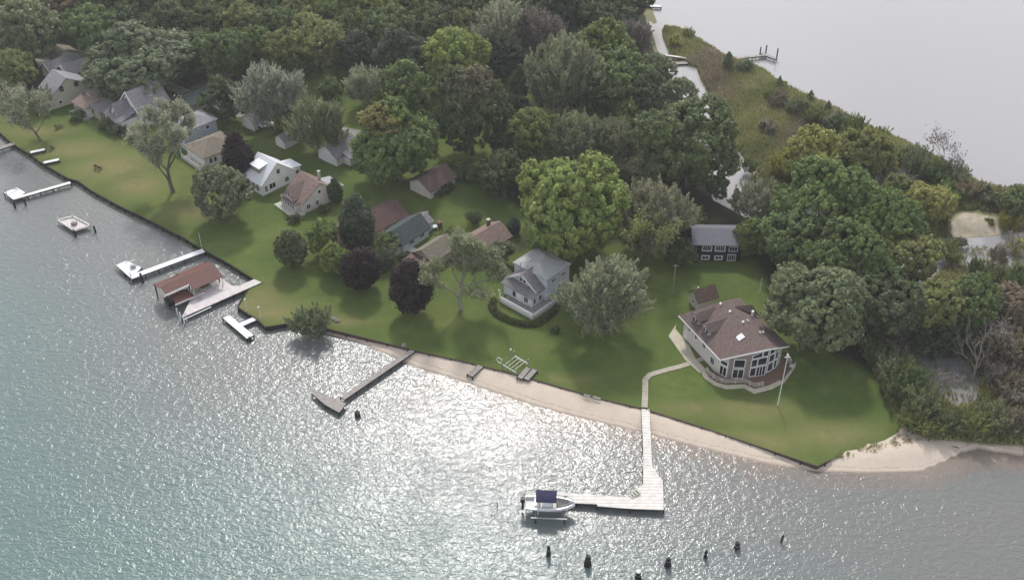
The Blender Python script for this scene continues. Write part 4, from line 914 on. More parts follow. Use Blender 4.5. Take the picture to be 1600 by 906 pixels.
cn = dict(grey='grey green', mid='mid green', dark='dark green', olive='olive', green='fresh green', navy='very dark blackish green', brown='brownish', mauve='dull mauve', silver='silver grey')
ordn = ['leftmost', 'second', 'third', 'fourth', 'fifth', 'sixth', 'seventh', 'eighth', 'ninth', 'tenth', 'eleventh', 'twelfth', 'thirteenth', 'fourteenth', 'fifteenth', 'sixteenth']
for rn, lst in rows:
    lst = sorted(lst)
    for i, (x, y, w_, c) in enumerate(lst):
        kd = 'silver' if c in ('silver', 'mauve') else ('big' if w_ > 80 else 'mid')
        wh = {'back': 'back row of the wood, cut by the top edge', 'second': 'second row of the wood from the top edge', 'third': 'third row of the wood', 'front': 'front row of the wood'}[rn]
        pos = ordn[i] + (' tree from the left' if i else ' tree')
        tree(x, y, w_ * 1.12, kd, c, '%s crown, %s in the %s row of the wood' % (cn[c], ordn[i] + (' from left' if i else ''), rn), group='trees of the dense wood behind the houses')

# ---- bushes
B = [
 (486, 505, 52, 'brush', 'grey', 'grey green bush hanging over the seawall into the water'),
 (698, 262, 26, 'shrub', 'green', 'low green bush behind the brown roofed garage, the left one'), (716, 266, 30, 'shrub', 'mid', 'low green bush behind the brown roofed garage, the middle one'), (738, 272, 34, 'shrub', 'mid', 'low green bush behind the brown roofed garage, the right one'),
 (684, 303, 16, 'shrub', 'dark', 'dark hedge bush on the near wall of the brown roofed garage, the left one'), (694, 298, 16, 'shrub', 'dark', 'dark hedge bush on the near wall of the brown roofed garage, the middle one'), (703, 293, 16, 'shrub', 'dark', 'dark hedge bush on the near wall of the brown roofed garage, the right one'),
 (506, 328, 18, 'shrub', 'dark', 'dark bush at the right corner of the rose roofed cottage'), (487, 322, 12, 'shrub', 'rust', 'reddish bush on the side wall of the rose roofed cottage'), (460, 342, 18, 'shrub', 'dark', 'dark bush in front of the terrace of the rose roofed cottage'),
 (552, 248, 20, 'shrub', 'rust', 'reddish bush against the white walled garage'),
 (590, 392, 30, 'shrub', 'olive', 'olive bush left of the blue green roofed cottage'), (632, 404, 16, 'shrub', 'dark', 'round dark bush at the front corner of the blue green roofed cottage'), (600, 408, 40, 'brush', 'grey', 'pale loose bush between the two purple trees'), (598, 418, 16, 'shrub', 'dark', 'round dark bush standing right of the left purple tree'), (700, 380, 36, 'brush', 'olive', 'olive bush in front of the small tan cottage'), (706, 362, 20, 'shrub', 'green', 'green bush behind the small tan cottage'),
 (165, 196, 22, 'shrub', 'dark', 'dark bush left of the porch of the white gabled house'), (185, 203, 24, 'shrub', 'dark', 'dark bush under the porch corner of the white gabled house'), (120, 182, 22, 'shrub', 'dark', 'dark bush below the porch of the brown roofed cottage'), (215, 210, 24, 'shrub', 'mid', 'leafy bush at the right end of the white gabled house'), (55, 165, 44, 'brush', 'grey', 'loose bush left of the cream house'),
 (868, 515, 13, 'shrub', 'dark', 'tiny dark shrub alone on the lawn below the silvery willow like tree'),
 (1390, 582, 52, 'brush', 'willow', 'pale bush at the lawn edge above the beach'), (1412, 602, 60, 'brush', 'mid', 'green bush at the lawn edge beside the creek'), (1438, 628, 62, 'brush', 'grey', 'grey green bush behind the dune, left of the creek end'), (1478, 662, 44, 'brush', 'grey', 'grey green bush behind the sand, below the creek'), (1520, 666, 46, 'brush', 'olive', 'olive bush behind the sand, right of the creek'), (1556, 655, 54, 'brush', 'willow', 'pale green bush on the bank near the right edge'), (1592, 665, 52, 'brush', 'brown', 'brown bush at the right edge of the photo above the shore'), (1428, 660, 40, 'brush', 'olive', 'small olive bush at the top of the sand'), (1452, 676, 34, 'brush', 'olive', 'small bush rooted in the sand of the dune'),
 (1372, 556, 44, 'brush', 'mid', 'bush under the dark shaded tree beside the creek'), (1408, 562, 36, 'brush', 'willow', 'pale bush at the near side of the creek'),(1438, 592, 34, 'brush', 'grey', 'grey bush overhanging the creek from the lawn side'),
 (1560, 545, 66, 'brush', 'brown', 'brown thicket bush right of the bare dead tree'), (1595, 560, 60, 'brush', 'brown', 'brown thicket bush at the right edge'), (1562, 592, 46, 'brush', 'mauve', 'dull greyish bush on the far bank of the creek'), (1582, 610, 56, 'brush', 'brown', 'reddish brown bush above the right end of the bank'), (1500, 532, 60, 'brush', 'dark', 'dark bush behind the creek under the bare dead tree'), (1450, 530, 66, 'brush', 'dark', 'dark bush at the back of the creek under the olive tree'), (1560, 510, 60, 'brush', 'brown', 'brown bush just under the brownish tree'), (1596, 500, 60, 'brush', 'mid', 'green bush at the right edge below the pond'),
 (1597, 445, 50, 'brush', 'mid', 'bush on the near bank of the pond at the right edge'), (1558, 440, 40, 'brush', 'olive', 'olive bush on the near bank of the pond'), (1590, 385, 30, 'shrub', 'yellow', 'yellow green bush standing in the pond edge'),
 (1482, 396, 34, 'brush', 'olive', 'olive bush at the left end of the pond'), (1562, 402, 26, 'brush', 'brown', 'thin brown bush standing in the pond'), (1530, 424, 34, 'brush', 'mid', 'low bush on the near bank, middle of the pond'), (1500, 378, 20, 'shrub', 'brown', 'small brown bush at the foot of the sand mound'), (1545, 346, 14, 'shrub', 'olive', 'small bush growing on top of the sand mound'), (1540, 632, 28, 'brush', 'mid', 'small bush at the near end of the creek'), (1440, 548, 28, 'brush', 'willow', 'pale bush on the far side of the creek mouth'), (1540, 572, 30, 'brush', 'brown', 'brown bush leaning over the creek from the right'),
 (1130, 420, 0, None, None, None),
]
for t in B:
    if t[3]: tree(*t[:6], cat='bush', base=.6 if t[0] > 1370 else LZ)
# spit brush rows (many, small)
sp = [(1480, 300, 46, 'green'), (1512, 300, 42, 'brown'), (1538, 308, 36, 'grey'), (1562, 314, 32, 'olive'), (1432, 264, 46, 'grey'), (1465, 274, 46, 'mid'), (1496, 285, 40, 'grey'), (1400, 244, 40, 'olive'), (1432, 247, 34, 'grey'),
      (1335, 208, 40, 'green'), (1368, 220, 36, 'olive'), (1302, 194, 36, 'grey'), (1272, 184, 34, 'olive'), (1242, 172, 32, 'grey'), (1216, 158, 30, 'brown'), (1205, 152, 20, 'olive'), (1226, 262, 40, 'yellow'), (1200, 200, 30, 'brown'), (1262, 276, 44, 'olive'),
      (1395, 288, 44, 'mauve'), (1366, 296, 40, 'mauve'), (1328, 290, 46, 'mid'), (1290, 286, 44, 'olive'), (1440, 356, 40, 'olive'), (1462, 336, 34, 'yellow'), (1575, 344, 30, 'yellow'), (1164, 106, 24, 'grey'), (1056, 66, 20, 'yellow'), (1076, 54, 18, 'olive'), (1168, 262, 22, 'mid'), (1186, 285, 26, 'olive'), (1225, 130, 9, 'yellow'), (1146, 205, 14, 'yellow')]
sp = [(x, y, w_, c) for x, y, w_, c in sorted(sp)]
def wd_(k):
    tens = ['', '', 'twenty', 'thirty', 'forty']; o = ['', 'first', 'second', 'third', 'fourth', 'fifth', 'sixth', 'seventh', 'eighth', 'ninth', 'tenth', 'eleventh', 'twelfth', 'thirteenth', 'fourteenth', 'fifteenth', 'sixteenth', 'seventeenth', 'eighteenth', 'nineteenth']
    return o[k] if k < 20 else (tens[k//10] + '-' + o[k % 10] if k % 10 else tens[k//10][:-1] + 'ieth')
wds = [wd_(k+1) + ' from its tip' for k in range(44)]
for i, (x, y, w_, c) in enumerate(sp):
    kd = 'brush' if i % 3 else 'shrub'
    side = 'near the far tip' if x < 1100 else 'by the far dock' if x < 1190 else 'on its first third' if x < 1260 else 'near its middle' if x < 1350 else 'on its wide part' if x < 1450 else 'beside the sand mound'
    edge = 'left bank' if y > 250 - (1600-x)*.1 else 'lake side edge'
    tree(x, y, w_, kd, c, '%s bush on marsh spit, %s, %s' % (cn.get(c, 'yellow green'), side, wds[i]), 'bush', 'bushes along the marsh spit', base=.5, zf=1.1)
# thin saplings on the outer edge of the spit
for (x, y, hh, lb) in ((1218, 128, 3, 'thin sapling on the outer edge of the spit, nearest the far dock'), (1267, 150, 5, 'slim sapling on the outer edge of the spit, second from the far dock'), (1294, 166, 6, 'slim taller sapling on the outer edge of the spit, third from the far dock')):
    tree(x, y, 10, 'cone', 'grey', lb, zf=1.1, base=.5)

# hedge round the grey house deck
hp = [G(*p, LZ) for p in [(772, 470), (768, 480), (776, 492), (795, 502), (818, 508), (838, 508), (852, 500), (866, 488), (876, 476)]]
hr = thing('hedge', 'low clipped hedge curving round the white deck of the pale grey house', 'hedge')
rr = np.random.RandomState(5); P_ = []; 
for i in range(len(hp)-1):
    a, c = np.array(hp[i]), np.array(hp[i+1]); n_ = int(np.linalg.norm(c-a)*260)
    t_ = rr.rand(n_, 1); q_ = a + (c-a)*t_; th = rr.uniform(0, math.pi, n_); ra = rr.uniform(.45, .65, n_)
    d_ = (c-a)/np.linalg.norm(c-a); s_ = np.array([-d_[1], d_[0]])
    P_.append(np.column_stack([q_ + s_*(np.cos(th)*ra)[:, None] + rr.normal(0, .08, (n_, 2)), LZ + np.sin(th)*ra*1.25 + .1]))
P_ = np.concatenate(P_); nn_ = unit(rr.normal(size=P_.shape) + [0, 0, .8])
hm = quads(P_, nn_, rr.normal(size=P_.shape), np.full(len(P_), .10), np.full(len(P_), .17), rr.rand(len(P_)), rr.rand(len(P_)), 'foliage')
ho = link('foliage', hm, hr); ho.color = (.085, .095, .03, 1)

# sparse trees with visible limbs
def sparse(px, py, hgt, spread, col, label, seed, bark='bark', lean=(0, 0), leafn=5200, trunk=.36, base=LZ, up=.5, dead=False, leaf=.26):
    r = random.Random(seed); X, Y = G(px, py, base); root = thing('tree', label, 'tree', (X, Y, base)); mb = MB(); tips = []
    def grow(p, d, ln, rad, lv):
        pts = [p]; rs = [rad]; q_ = Vector(p); dd_ = Vector(d)
        for k in range(3):
            dd_ = (dd_ + Vector((r.gauss(0, .16), r.gauss(0, .16), r.gauss(.04, .1)))).normalized(); q_ = q_ + dd_*ln/3; pts.append(q_.copy()); rs.append(rad*(1-.2*(k+1)))
            if lv >= 2: tips.append((q_.copy(), dd_.copy()))
        mb.tube(pts, rs, 7 if lv < 2 else 5, False)
        if lv < 4:
            for k in range(r.choice((2, 3, 3)) if lv else 5):
                sd_ = Vector((r.gauss(0, 1), r.gauss(0, 1), r.gauss(up, .4))).normalized()
                nd = (dd_*.75 + sd_*(.95 if lv else 1.0)*spread).normalized()
                st_ = pts[r.choice((2, 3))] if lv else pts[r.choice((1, 2, 3))]; grow(st_, nd, ln*r.uniform(.55, .8) if lv else hgt*.38*r.uniform(.8, 1.15), rad*.5, lv+1)
    grow(Vector((0, 0, -.3)), Vector((lean[0], lean[1], 1)).normalized(), hgt*.52, trunk, 0)
    mb.build('trunk', M[bark], root, smooth=True)
    if not dead:
        rs_ = np.random.RandomState(seed); tp = np.array([t[0][:] for t in tips]); td = np.array([t[1][:] for t in tips]); k = rs_.randint(0, len(tp), leafn)
        pos = tp[k] + rs_.normal(0, .42, (leafn, 3)) + td[k]*rs_.uniform(-.3, .6, leafn)[:, None]
        ax = td[k] + rs_.normal(0, .5, (leafn, 3)); nr = unit(rs_.normal(size=(leafn, 3)) + [0, 0, .6]); ll = leaf*rs_.uniform(.6, 1.3, leafn)
        tt = rs_.rand(len(tp))
        me = quads(pos, nr, ax, ll*.45, ll, np.clip(tt[k]*.7 + rs_.rand(leafn)*.3, 0, 1), rs_.rand(leafn), 'crown')
        o = link('crown', me, root); o.color = (*PAL[col], 1)
    return root
sparse(271, 301, 15.5, .66, 'silver', 'tall sparse grey leaved tree with a thick leaning trunk on the left lawn', 3, lean=(-.18, -.02), leafn=15000, trunk=.5, leaf=.3)
sparse(720, 483, 13.5, .95, 'willow', 'spreading thin leaved tree with pale bare limbs, right of the purple trees', 8, 'bark2', lean=(-.16, 0), leafn=9500, trunk=.42, up=.35, leaf=.28)
sparse(64, 221, 13, .7, 'silver', 'thin grey leaved tree leaning left at the left edge of the waterside lawn', 13, lean=(-.4, 0), leafn=6500, trunk=.3, leaf=.3)
sparse(1520, 590, 10, .8, 'silver', 'bare pale dead tree standing beside the creek on the right', 21, 'bark2', leafn=10, trunk=.22, base=.3, dead=True)
sparse(1478, 268, 9, .8, 'mauve', 'thin nearly leafless tree rising from the spit against the lake', 25, 'bark2', leafn=500, trunk=.16, base=.5)
sparse(1490, 285, 6, .7, 'mauve', 'short thin tree right of the nearly leafless one on the spit', 27, 'bark2', leafn=500, trunk=.12, base=.5)
sparse(1580, 640, 5, .9, 'mauve', 'bare grey twiggy shrub near the right edge above the shore', 41, 'bark2', leafn=250, trunk=.1, base=.5)
sparse(1465, 620, 4.5, .9, 'mauve', 'bare grey twiggy shrub beside the creek end', 43, 'bark2', leafn=250, trunk=.09, base=.5)
sparse(1545, 560, 7, .9, 'mauve', 'nearly leafless grey tree behind the brown thicket on the right', 45, 'bark2', leafn=500, trunk=.13, base=.5)
sparse(1565, 412, 5, .9, 'mauve', 'bare twiggy shrub standing at the pond edge', 47, 'bark2', leafn=200, trunk=.09, base=.3)
sparse(990, 440, 11, .8, 'olive', 'thin olive tree with a bare trunk above the silvery willow like tree', 31, leafn=3000, trunk=.22)

# ------------------------------------------------------------------ marsh grass (uncountable)
def tufts(name, poly_px, dens, hgt, cols, seed, label=None, base=None, sd_min=.2, wdt=.1):
    poly = [G(x, y, .3) for x, y in poly_px]; A_ = np.array(poly); rs = np.random.RandomState(seed)
    (x0, y0), (x1, y1) = A_.min(0), A_.max(0); n_ = int((x1-x0)*(y1-y0)*dens)
    P = np.column_stack([rs.uniform(x0, x1, n_), rs.uniform(y0, y1, n_)])
    mo_ = sdist(P, [G(x, y, 1) for x, y in [(1480, 345), (1502, 328), (1560, 332), (1580, 372), (1500, 384)]])
    P = P[(sdist(P, poly) > -.6*rs.rand(len(P))) & (land_sd(P) > sd_min) & (mo_ < -.3*rs.rand(len(P)))]
    if base is None:
        zb = np.maximum(terr_z(P), 0)
    else: zb = np.full(len(P), base)
    k = 4; n_ = len(P); P = np.repeat(P, k, 0); zb = np.repeat(zb, k)
    nz_ = vnoise(P[:, 0], P[:, 1], 6, seed)
    hh = hgt * rs.uniform(.5, 1.15, len(P)) * (1 + .35*nz_)
    pos = np.column_stack([P + rs.normal(0, .16, P.shape), zb + hh*.42])
    ax = unit(np.column_stack([rs.normal(0, .38, (len(P), 2)), np.ones(len(P))])); nr = unit(np.cross(ax, rs.normal(size=(len(P), 3))))
    tint = np.clip(.5 + .45*vnoise(P[:, 0], P[:, 1], 5, seed+1) + rs.normal(0, .13, len(P)), 0, 1); hue = np.clip(.5 + .8*vnoise(P[:, 0], P[:, 1], 11, seed+2), 0, 1)
    me = quads(pos, nr, ax, wdt*rs.uniform(.7, 1.4, len(P)), hh*.55, tint, hue, name)
    me.materials.clear(); me.materials.append(cols); return structure(link(name, me), 'stuff')
m_reed, n, b = newmat('reeds'); L = n.links.new
at = attr_node(n, 'tint'); a2 = attr_node(n, 'hue')
ca = ramp(n, [(0, (.17, .19, .07)), (.45, (.27, .28, .105)), (1, (.38, .355, .17))]); cb = ramp(n, [(0, (.18, .145, .10)), (.5, (.28, .235, .15)), (1, (.36, .32, .21))])
L(at.outputs['Fac'], ca.inputs[0]); L(at.outputs['Fac'], cb.inputs[0])
cc = mixc(n, math_(n, 'MULTIPLY', math_(n, 'SUBTRACT', a2.outputs['Fac'], .45), 2.5, clamp=True), ca.outputs[0], cb.outputs[0]); L(cc, b.inputs['Base Color']); b.inputs['Roughness'].default_value = .7
tr = n.nodes.new('ShaderNodeBsdfTranslucent'); L(cc, tr.inputs[0]); ms = n.nodes.new('ShaderNodeMixShader'); ms.inputs[0].default_value = .35; L(b.outputs[0], ms.inputs[1]); L(tr.outputs[0], ms.inputs[2]); L(ms.outputs[0], n.nodes['Material Output'].inputs[0])
spit = [(1035, 43), (1075, 47), (1120, 78), (1190, 105), (1260, 148), (1350, 193), (1460, 240), (1570, 293), (1640, 280), (1640, 362), (1575, 365), (1560, 372), (1480, 372), (1400, 378), (1300, 335), (1215, 300), (1160, 250), (1110, 150), (1085, 102), (1045, 84)]
tufts('marsh_grass', spit, 9, 1.15, m_reed, 4, wdt=.13)
tufts('undergrowth', [(1360, 520), (1445, 440), (1480, 405), (1540, 418), (1640, 415), (1640, 700), (1560, 690), (1460, 686), (1425, 670), (1380, 590)], 7, 1.2, m_reed, 9, wdt=.13, sd_min=.6)
tufts('meadow_grass', [(1632, 284), (1900, 255), (2050, 255), (2050, 712), (1632, 712)], 2.6, 1.3, m_reed, 33, wdt=.16)
tufts('edge_grass', [(1325, 480), (1350, 545), (1372, 590), (1392, 635), (1408, 668), (1440, 668), (1425, 610), (1385, 540), (1350, 480)], 8, .9, m_reed, 29, wdt=.1, sd_min=-9, base=.5)
tufts('pond_reeds', [(1470, 376), (1600, 366), (1640, 430), (1540, 430), (1480, 415)], 1.6, 1.3, m_reed, 19, wdt=.08, sd_min=-9)
tufts('creek_reeds', [(1360, 535), (1480, 540), (1530, 590), (1530, 640), (1450, 610)], 1.6, 1.1, m_reed, 23, wdt=.08, sd_min=-9)
tufts('beach_grass', [(1300, 716), (1340, 705), (1400, 690), (1425, 668), (1440, 672), (1432, 690), (1400, 700), (1340, 712)], 4, .5, m_reed, 14, wdt=.08)

# ------------------------------------------------------------------ docks, posts, boats
def V2(p): return Vector(p)
def dock(label, pieces, m='dwhite', z=.95, group=None, posts=2.6, pm='pile', edge='timber', name='dock', thk=.12):
    """pieces: list of ('walk', p0, p1, width) or ('poly', [px...]); pixels lie at deck height"""
    p0 = G(*pieces[0][1], z) if pieces[0][0] == 'walk' else G(*pieces[0][1][0], z)
    if pieces[0][0] == 'walk': p1 = G(*pieces[0][2], z)
    else: p1 = G(*pieces[0][1][1], z)
    ang = math.atan2(p1[1]-p0[1], p1[0]-p0[0]); r = thing(name, label, 'dock', (*p0, 0), ang, group); inv = Matrix.Rotation(-ang, 2)
    def loc(p): return inv @ (Vector(G(*p, z)) - Vector(p0))
    pl = []; k = 0
    for pc in pieces:
        if pc[0] == 'walk':
            a, c = loc(pc[1]), loc(pc[2]); d = (c-a).normalized(); nn = Vector((-d.y, d.x))*pc[3]/2
            poly = [a+nn, a-nn, c-nn, c+nn]
        else: poly = [loc(p) for p in pc[1]]
        o = MB().prism([tuple(q_) for q_ in poly], z - thk + .004*k, z + .004*k).build('deck', M[m], r)
        MB().prism([tuple((q_ - sum(poly, Vector((0, 0)))/len(poly))*.985 + sum(poly, Vector((0, 0)))/len(poly)) for q_ in poly], z - thk - .25, z - thk - .004 - .004*k).build('beam', M[edge], o)
        for i in range(len(poly)):
            a, c = poly[i], poly[(i+1) % len(poly)]; Ls = (c-a).length
            if Ls < posts*.8: pl.append(a); continue
            for j in range(int(Ls/posts)): pl.append(a.lerp(c, j*posts/Ls))
        k += 1
    kept = []
    for p in pl:
        if all((p-q_).length > 1.0 for q_ in kept): kept.append(p)
    for p in kept: MB().tube([(p.x, p.y, -1.8), (p.x, p.y, z - .01 - thk*.2)], .11, 6).build('post', M[pm], r)
    return r, loc
def pile(px, py, lean=(0, 0), h=1.6, rad=.17, label='', n_=1, cap=None, group='old mooring piles'):
    X, Y = G(px, py, 0); r = thing('mooring_pile', label, 'piling', (X, Y, 0), 0, group); rr_ = random.Random(int(px*7+py))
    for k in range(n_):
        t = 6.28*k/max(n_, 1) + rr_.uniform(-.3, .3); q_ = (.42 if n_ > 2 else .16) if n_ > 1 else 0
        top = Vector((math.cos(t)*q_*.35 + lean[0], math.sin(t)*q_*.35 + lean[1], h*rr_.uniform(.85, 1.1))); bt = Vector((math.cos(t)*q_*1.25, math.sin(t)*q_*1.25, -1.2))
        MB().tube([bt, bt.lerp(top, .5), top], [rad*1.1, rad, rad*.9], 8).build('pile', M['pile'], r)
    if n_ > 1:
        MB().tube([(math.cos(t)*(.38 if n_ > 2 else .24) + lean[0]*.7, math.sin(t)*(.38 if n_ > 2 else .24) + lean[1]*.7, h*.68) for t in [i*6.283/12 for i in range(13)]], .035, 5, False).build('binding_cable', M['alu'], r)
    if cap: MB().blob((lean[0], lean[1], h+.08), (.36, .36, .14), 8, 4, .1).build('cap', M['white'], r)
pile(857, 868, (0, 0), 2.0, .19, 'lone dark pile, leftmost of the row of old piles in front of the boat', 2)
pile(918, 882, (0, 0), 1.9, .22, 'wide cluster of leaning dark piles, second from the left in the front row', 5)
pile(996, 905, (0, 0), 1.7, .22, 'dark pile cluster with a white top at the bottom edge of the photo', 3, cap=1)
pile(1043, 883, (0, 0), 1.6, .2, 'dark pile cluster right of the white topped one', 4)
pile(1102, 871, (0, 0), 1.4, .17, 'thin dark pile pair, third from the right in the front row', 2)
pile(1151, 857, (0, 0), 1.3, .18, 'squat dark pile cluster, second from the right in the front row', 3)
pile(1220, 846, (.15, 0), 1.6, .16, 'single leaning dark pile at the right end of the front row')
pile(777, 792, (0, 0), .9, .07, 'thin short stake in the water left of the boat')
pile(559, 650, (0, 0), 1.0, .26, 'black squat pile cluster by the grey platform dock', 4)
pile(24, 325, (0, 0), 1.5, .24, 'thick dark pile below the far left boat lift platform, left one of two')
pile(41, 321, (-.1, 0), 1.5, .2, 'thin dark pile below the far left boat lift platform, right one of two')
pile(119, 370, (-.15, 0), 1.7, .26, 'thick dark pile in front of the pinkish platform')
pile(150, 363, (-.15, 0), 1.7, .22, 'dark pile right of the pinkish platform')
pile(224, 441, (-.2, 0), 1.9, .24, 'dark leaning pile between the white dock and the boathouse')

dock('grey narrow dock stub cut by the left edge of the photo', [('walk', (-60, 252), (22, 224), 1.3)], 'dgrey')
r, loc = dock('white dock with a boat lift platform at its end, nearest the left edge', [('walk', (110, 285), (22, 310), .9), ('poly', [(6, 301), (26, 293), (40, 301), (21, 312)])], 'dbright')
a = loc((20, 302)); MB().bar((a.x-1.2, a.y-1, 1.1), (a.x+1.2, a.y-.2, 2.4), .15).bar((a.x+1.2, a.y-.2, .9), (a.x+1.2, a.y-.2, 2.4), .15).build('lift_arm', M['alu'], r)
# pinkish hoist frame
r = thing('boat_hoist', 'pinkish square hoist platform standing alone in the water on the left', 'boat lift'); pk = [G(*p, .9) for p in [(90, 344), (114, 338), (141, 352), (115, 360)]]
MB().prism([Vector(p) for p in pk], .55, .7).build('platform', M['dpink'], r)
mb = MB()
for i in range(4): mb.bar((*pk[i], .95), (*pk[(i+1) % 4], .95), .22, .16)
mb.build('frame', M['dwhite'], r)
for p in pk: MB().bar((*p, -1.5), (*p, 1.5), .16).build('post', M['dwhite'], r)
c_ = G(116, 350, .9); MB().box(c_[0]-.5, c_[0]+.5, c_[1]-.4, c_[1]+.4, .705, 1.3).build('winch_box', M['rock'], r)
r, loc = dock('long white dock with lift posts at its end, left of the red roofed boathouse', [('walk', (318, 391), (204, 433), 1.35), ('poly', [(181, 414), (198, 407), (221, 418), (205, 435)])], 'dbright', z=1.0)
for p in ((180, 413), (199, 406), (213, 414), (205, 435)): a = loc(p); MB().bar((a.x, a.y, -1.5), (a.x, a.y, 2.3), .15).build('lift_post', M['dbright'], r)
a = loc((208, 418)); MB().box(a.x-.4, a.x+.4, a.y-.4, a.y+.4, 1.01, 1.6).build('bench', M['alu'], r); a = loc((213, 414)); MB().bar((a.x, a.y, 2.3), (a.x+1.0, a.y+.2, 2.3), .15).build('lift_arm', M['dbright'], r)
# boathouse with its dock
r, loc = dock('wide pinkish dock running from the seawall to the red roofed boathouse', [('poly', [(284, 496), (409, 441), (397, 436), (372, 447), (362, 446), (345, 434), (300, 462)])], 'dpink', z=1.0)
for p in ((287, 499), (282, 494), (277, 488), (290, 494)): a = loc(p); MB().bar((a.x, a.y, -1.5), (a.x, a.y, 1.9), .17).build('mooring_post', M['white'], r)
MB().bar((*loc((287, 500)), 1.08), (*loc((330, 480)), 1.08), .16, .12).build('edge_board', M['white'], r)
bz = 0; bo = G(275, 478, 0.8); bd = G(345, 446, .8); angb = math.atan2(bd[1]-bo[1], bd[0]-bo[0])
br = thing('boathouse', 'open boathouse with red brown metal roof on posts at the side of the pinkish dock', 'boathouse', (*bo, 0), angb)
Bs = House.__new__(House); Bs.r = br; Lb = math.dist(bo, bd)
def slab(x0, x1, y0, za, y1, zb, m, nm, th=.1):
    return MB().add([(x0,y0,za),(x1,y0,za),(x1,y1,zb),(x0,y1,zb),(x0,y0,za+th),(x1,y0,za+th),(x1,y1,zb+th),(x0,y1,zb+th)], [(3,2,1,0),(4,5,6,7),(0,1,5,4),(1,2,6,5),(2,3,7,6),(3,0,4,7)]).build(nm, M[m], br)
print('boathouse', bo, bd, math.degrees(angb), Lb)
slab(3.6, Lb+.6, -.6, 2.9, 2.6, 4.0, 'rboat', 'roof'); slab(-1.2, Lb+.6, 2.602, 4.0, 5.8, 2.9, 'rboat', 'roof')
slab(-1.0, 3.55, .8, 3.35, 2.6, 3.98, 'rboat', 'roof'); slab(-.2, 3.5, -.7, 1.7, 1.4, 2.3, 'rboat', 'canopy')
MB().bar((-1.2, .75, 3.35), (3.6, .75, 3.35), .12, .28).build('fascia', M['white'], br)
MB().bar((-.4, -.8, 1.65), (5.4, -1.0, 1.65), .12, .25).build('lift_beam', M['dpink'], br)
for x in (-.9, 3.6, Lb+.3):
    for y in (.9, 5.4): MB().bar((x, y, -1.8), (x, y, 3.3), .2).build('post', M['timber'], br)
MB().bar((3.7, -.5, 1.0), (3.7, -.5, 2.9), .14).build('post', M['dwhite'], br); MB().bar((Lb+.3, -.4, 1.0), (Lb+.3, -.4, 2.9), .14).build('post', M['dwhite'], br)
for x in (3.9, 4.4): MB().bar((x, -1.9, .9), (x-.9, .2, 3.1), .09).build('ladder_rail', M['alu'], br)
MB().box(6.0, 7.6, 1.2, 2.4, 1.0, 2.3).build('locker', M['rust'], br); MB().box(7.7, 8.9, .4, 1.2, 1.02, 1.9).build('storage_box', M['pink'], br)
MB().box(-.6, 3.4, 1.5, 3.6, .2, .9).build('cradle', M['black'], br)
# small T dock
r, loc = dock('small bright white T shaped dock at the lawn corner', [('walk', (353, 494), (391, 526), 1.35), ('walk', (374, 508), (399, 497), 1.1)], 'dbright', z=.8)
a = loc((354, 493)); MB().bar((a.x, a.y-.5, .8), (a.x, a.y-.5, 1.7), .08).bar((a.x, a.y+.5, .8), (a.x, a.y+.5, 1.7), .08).bar((a.x, a.y-.5, 1.7), (a.x, a.y+.5, 1.7), .08).build('ladder', M['white'], r)
pile(391, 533, (0, 0), .9, .25, 'dark squat pile at the end of the small T shaped dock')
# grey platform dock
dock('weathered grey dock with a wide platform at its end, left of the beach', [('walk', (645, 547), (535, 622), .95), ('poly', [(487, 614), (500, 612), (541, 630), (530, 644), (508, 632)])], 'dgrey', z=.85)
# long white L dock
dock('long white L shaped dock with angled corner leading from the beach to the boat', [('poly', [(1002, 639), (1015, 639), (1019, 728), (1036, 752), (1037, 796), (985, 794), (933, 790), (933, 787), (868, 784), (868, 768), (977, 776), (1005, 756), (1005, 700)])], 'dwhite', z=.9, posts=3.0)
MB_ = thing('dock_steps', 'short white stair stack standing on the inner corner of the long white dock', 'steps', (*G(992, 772, .9), .9), R(35))
for k in range(4): MB().box(-.9+k*.45, -.65+k*.45, -.45, .45, .01, .12+k*.1).build('tread', M['concrete'], MB_)
# dock ramp on the beach and stored sections
dock('short pale dock section lying across the beach', [('walk', (751, 571), (734, 586), 1.1)], 'dgrey', z=.95, posts=9)
dock('pale dock section beside the boat lift on the beach wall, left one', [('walk', (826, 574), (812, 590), .9)], 'dgrey', z=1.25, posts=9)
dock('pale dock section beside the boat lift on the beach wall, right one', [('walk', (836, 577), (822, 592), .9)], 'dgrey', z=1.25, posts=9)
dock('pale dock section stored on the seawall edge at far left, upper one', [('walk', (47, 238), (70, 233), .9)], 'dbright', z=1.45, posts=9)
dock('pale dock section stored on the seawall edge at far left, lower one', [('walk', (68, 254), (92, 249), .9)], 'dbright', z=1.45, posts=9)
# aluminium boat lift stored on lawn
lx, ly = G(805, 573, LZ); r = thing('boat_lift', 'silver boat lift frame stored on the lawn edge with a round hand wheel', 'boat lift', (lx, ly, LZ), R(48))
for k in range(4): MB().bar((-1.4, -1.1+k*.7, .9), (1.5, -1.1+k*.7, 1.0), .07).build('bunk', M['alu'], r)
for x in (-1.5, 1.5):
    MB().bar((x, -1.6, .6), (x, 1.6, .6), .14).build('crossbeam', M['alu'], r)
    for y in (-1.6, 1.6): MB().bar((x, y, 0), (x, y, 1.7), .13).build('post', M['alu'], r)
MB().tube([(-1.9 + .0, 1.9 + .55*math.cos(t), 1.6 + .55*math.sin(t)) for t in [i*6.283/14 for i in range(15)]], .06, 5, False).build('hand_wheel', M['white'], r)
